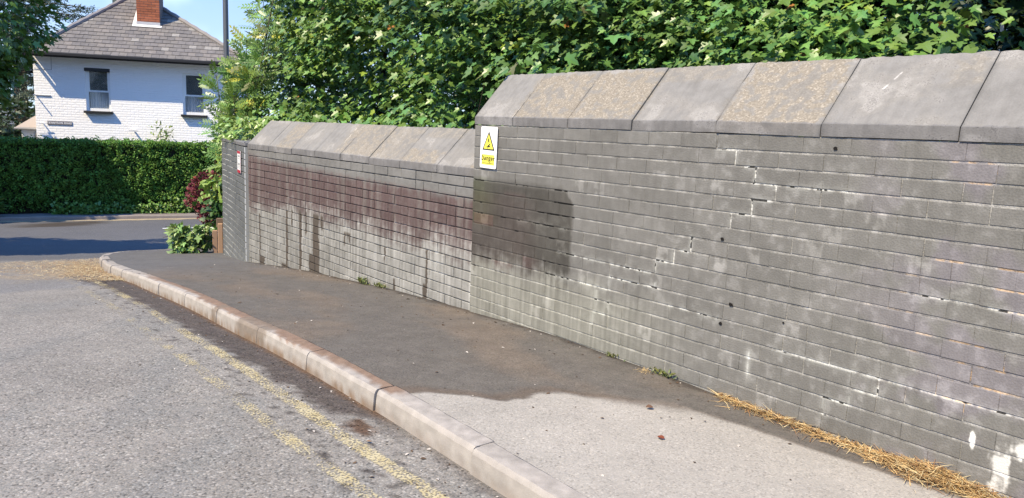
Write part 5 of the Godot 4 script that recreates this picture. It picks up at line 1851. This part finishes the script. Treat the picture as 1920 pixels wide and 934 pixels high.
	var L := Leaves.new()
	var mb := MB.new()
	mb.col = Color(0.10, 0.085, 0.07)
	mb.tube([Vector3(0, 0, 0), Vector3(0, 4, 0), Vector3(0, 9.5, 0)], [0.3, 0.22, 0.04], 9)
	part("trunk", mb.done(), M_bark, root)
	mb = MB.new()
	mb.col = Color(0.10, 0.085, 0.07)
	for k in 46:
		var y := rng.randf_range(1.5, 9.2)
		var len := lerpf(2.5, 0.8, (y - 1.5) / 7.7) * rng.randf_range(0.7, 1.1)
		var a := k * 2.4
		if k < 10: a = rng.randf_range(-0.5, 0.5); y = rng.randf_range(3.5, 7.0); len = rng.randf_range(1.6, 2.9)
		var dir := Vector3(cos(a), 0.12, sin(a))
		var e := Vector3(0, y, 0) + dir * len + Vector3(0, -0.25 * len * 0.4, 0)
		mb.tube([Vector3(0, y, 0), Vector3(0, y, 0) + dir * len * 0.5, e], [0.05, 0.03, 0.01], 5)
		for q in 75:
			var f := sqrt(rng.randf())
			var p := Vector3(0, y, 0).lerp(e, f) + Vector3(rng.randfn(), -absf(rng.randfn()) * 0.5, rng.randfn()) * 0.16
			L.add(p, (dir + rdir() * 0.8 + Vector3(0, -0.3, 0)).normalized(), (Vector3.UP + rdir() * 0.5).normalized(), rng.randf_range(0.8, 1.4), leaf_green(Color(0.10, 0.14, 0.105), 0.3))
	part("branches", mb.done(), M_bark, root)
	put_leaves("crown", L, clump(0.16, 8, 0.09, 0.10, 8), M_leaf_thin, root)
	# dark bushes closing the gap left of the house
	round_tree("dark_bush", "dark bush filling the gap left of the white house", Vector3(-17.6, hp(Vector3(-17.6, 0, -25.0)), -25.0), 3.2,
		[[Vector3(0, 1.6, 0), 1.5], [Vector3(1.2, 1.1, 0.2), 1.0], [Vector3(1.0, 2.4, -0.6), 1.2], [Vector3(-1.2, 2.0, 0.4), 1.4]], 3800, 0.17, Color(0.03, 0.06, 0.02), sy)

# ---------------------------------------------------------------- straw, litter, weeds
func blade() -> ArrayMesh:
	var mb := MB.new()
	var p := [Vector3(0, 0, 0), Vector3(0, 0.05, -0.35), Vector3(0.03, 0.06, -0.7), Vector3(0.10, 0.0, -1.0)]
	for k in 3:
		var w0 := 0.024 * (1.0 - k / 3.5)
		var w1 := 0.024 * (1.0 - (k + 1) / 3.5)
		mb.quad(p[k] - Vector3(w0, 0, 0), p[k] + Vector3(w0, 0, 0), p[k + 1] + Vector3(w1, 0, 0), p[k + 1] - Vector3(w1, 0, 0))
	return mb.done()

func build_litter() -> void:
	rng.seed = 31337
	var straw_m := tinted(0.75)
	straw_m.cull_mode = BaseMaterial3D.CULL_DISABLED
	straw_m.backlight_enabled = true
	straw_m.backlight = Color(0.25, 0.22, 0.12)
	var bl := blade()
	# dry grass along the wall's foot
	var o := thing("dry_grass", "strip of golden dry grass clippings along the tall wall's foot", "dry grass", W(1.6, 0.05, hw(1.6, 0.05)))
	o.set_meta("kind", "stuff")
	var L := Leaves.new()
	for k in 3900:
		var s := rng.randf_range(0.55, 2.25)
		if rng.randf() < 0.35: s = 1.22 + rng.randfn() * 0.13
		if s < 0.4 or s > 2.27: continue
		var heap := 0.007 + 0.018 * exp(-pow((s - 1.22) / 0.13, 2.0)) + 0.008 * n_a.get_noise_1d(s * 6.0)
		var wd := 0.020 + 0.016 * n_b.get_noise_1d(s * 1.5) + 0.035 * exp(-pow((s - 1.20) / 0.16, 2.0)) + tab([0.5, 1.2, 1.8, 2.27], [0.03, 0.02, 0.02, -0.012], s)
		var d := 0.012 + absf(rng.randfn()) * wd * 0.75
		if rng.randf() < 0.03: d += rng.randf_range(0.0, 0.08)
		var prof := exp(-pow((d - 0.03) / (wd + 0.01), 2.0))
		var p := W(s, d, 0)
		p.y = hp(p) + 0.004 + rng.randf() * heap * prof * 1.6
		var a := rng.randf() * TAU
		var along := (AX * cos(a) * 1.3 + AN * sin(a)).normalized()
		var up := (Vector3.UP + rdir() * 0.6).normalized()
		var tip := (along + Vector3(0, rng.randf_range(-0.15, 0.35), 0)).normalized()
		var t := rng.randf_range(0.55, 1.15)
		var c := Color(0.58, 0.39, 0.17) * t
		if rng.randf() < 0.22: c = Color(0.74, 0.60, 0.33) * t
		elif rng.randf() < 0.38: c = Color(0.33, 0.18, 0.075) * t
		L.add(p - o.position, tip, up, rng.randf_range(0.035, 0.085), c)
	put_leaves("blades", L, bl, straw_m, o)
	# small tuft lying by itself
	o = thing("straw_tuft", "small loose tuft of straw lying apart at the tall wall's foot", "straw", W(2.70, 0.05, hw(2.70, 0.05)))
	L = Leaves.new()
	for k in 60:
		L.add(Vector3(rng.randfn() * 0.02, rng.randf() * 0.012, rng.randfn() * 0.014), (rdir() * Vector3(1, 0.3, 1)).normalized(), (Vector3.UP + rdir() * 0.4).normalized(), rng.randf_range(0.02, 0.045), Color(0.72, 0.52, 0.24) * rng.randf_range(0.7, 1.1))
	put_leaves("blades", L, bl, straw_m, o)
	# dead grass and leaf crumbs at the kerb's corner
	o = thing("leaf_litter", "yellow dry litter swept against the kerb's far corner", "litter", W(10.4, 1.6, hw(10.4, 1.6) - 0.1))
	o.set_meta("kind", "stuff")
	L = Leaves.new()
	for k in 5200:
		var s := rng.randf_range(8.3, 12.7)
		var e := absf(rng.randfn()) * tab([8.3, 9.5, 11.0, 12.7], [0.12, 0.35, 0.55, 0.5], s)
		if rng.randf() < 0.20: e = rng.randf_range(0.0, 2.2) * sm(8.8, 10.5, s)
		var d := tab(KF_S, KF_D, s) + 0.01 + e
		var p := W(s, d, 0)
		p.y = hp(p) - 0.094 + rng.randf() * 0.02 * exp(-e / 0.2)
		var t := rng.randf_range(0.6, 1.15)
		var c := Color(0.52, 0.41, 0.24) * t
		if rng.randf() < 0.35: c = Color(0.30, 0.17, 0.08) * t
		elif rng.randf() < 0.2: c = Color(0.70, 0.60, 0.36) * t
		L.add(p - o.position, (rdir() * Vector3(1, 0.15, 1)).normalized(), (Vector3.UP + rdir() * 0.4).normalized(), rng.randf_range(0.03, 0.085), c)
	put_leaves("crumbs", L, bl, straw_m, o)
	# grit, twigs and chips on road and pavement
	o = thing("grit", "scattered grit, twigs and pale chips on the pavement and gutter", "grit", W(3.5, 1.0, hw(3.5, 1.0)))
	o.set_meta("kind", "stuff")
	L = Leaves.new()
	for k in 620:
		var s := rng.randf_range(1.5, 9.0)
		var d := rng.randf_range(0.02, 1.3)
		var y := 0.003
		if rng.randf() < 0.45:
			d = tab(KF_S, KF_D, s) + 0.01 + absf(rng.randfn()) * 0.25; y = -0.096
		elif rng.randf() < 0.4: d = absf(rng.randfn()) * 0.06 + 0.01
		var p := W(s, d, 0)
		p.y = hp(p) + y
		var c := Color(0.10, 0.065, 0.04) if rng.randf() < 0.8 else Color(0.55, 0.50, 0.44)
		L.add(p - o.position, (rdir() * Vector3(1, 0.1, 1)).normalized(), (Vector3.UP + rdir() * 0.3).normalized(), rng.randf_range(0.006, 0.022) * (1.0 if rng.randf() > 0.03 else 1.6), c * rng.randf_range(0.6, 1.2))
	put_leaves("bits", L, simple_leaf(0.3), straw_m, o)
	# a few leaves lying by themselves
	var lf := simple_leaf(0.36)
	var spots := [
		[1128, 2.02, 0.66, "small curled brown leaf lying on the dry pavement", Color(0.16, 0.045, 0.02), 0.034],
		[0, 2.62, 2.55, "dark dry leaf lying alone on the road's left side", Color(0.12, 0.07, 0.04), 0.05],
		[0, 2.86, 1.62, "rusty dry leaf between the yellow lines", Color(0.22, 0.10, 0.03), 0.03],
		[0, 2.30, 0.42, "thin brown leaf at the edge of the damp patch", Color(0.14, 0.08, 0.05), 0.04]]
	for q in spots:
		var onroad: bool = q[2] > 1.4
		var p := W(q[1], q[2], 0)
		p.y = hp(p) + (-0.092 if onroad else 0.008)
		var t := thing("fallen_leaf", q[3], "leaf", p)
		var mi := part("blade", lf, mat(q[4], 0.7), t)
		mi.scale = Vector3.ONE * q[5]
		mi.rotation = Vector3(0.2, rng.randf() * TAU, 0.25)
	# weeds in the joint at the wall's foot
	var weeds := [[6.05, "low mossy weeds at the low wall's foot, left tuft of two", 0.09, 70], [5.72, "low mossy weeds at the low wall's foot, right tuft of two", 0.08, 50], [2.60, "upright green weed at the tall wall's foot beside the straw tuft", 0.07, 40], [2.98, "small flat weed at the tall wall's foot left of the upright weed", 0.045, 40]]
	for q in weeds:
		var p := W(q[0], 0.02, 0)
		p.y = hp(p)
		var t := thing("weed", q[1], "weed", p)
		L = Leaves.new()
		for k in q[3]:
			var a := rng.randf() * TAU
			var out := Vector3(cos(a), rng.randf_range(0.2, 1.6), sin(a)).normalized()
			L.add(AX * rng.randfn() * q[2] * 0.6 + Vector3(0, rng.randf() * q[2] * 0.4, 0), out, (Vector3.UP + rdir()).normalized(), q[2] * rng.randf_range(0.25, 0.6), leaf_green(Color(0.14, 0.17, 0.05), 0.35))
		put_leaves("leaves", L, simple_leaf(0.16), M_leaf, t)
	# a pale torn strip caught among the dark leaves
	var ws := thing("pale_strip", "pale pointed strip hanging among the dark leaves at top right", "strip", Vector3(3.29, 2.15, -5.5))
	part("strip", outline([Vector2(-0.004, 0.072), Vector2(0.020, 0.078), Vector2(0.024, 0.03), Vector2(-0.008, -0.075), Vector2(0.002, 0.01)], -0.003, 0.003), mat(Color(0.75, 0.72, 0.68), 0.7), ws)
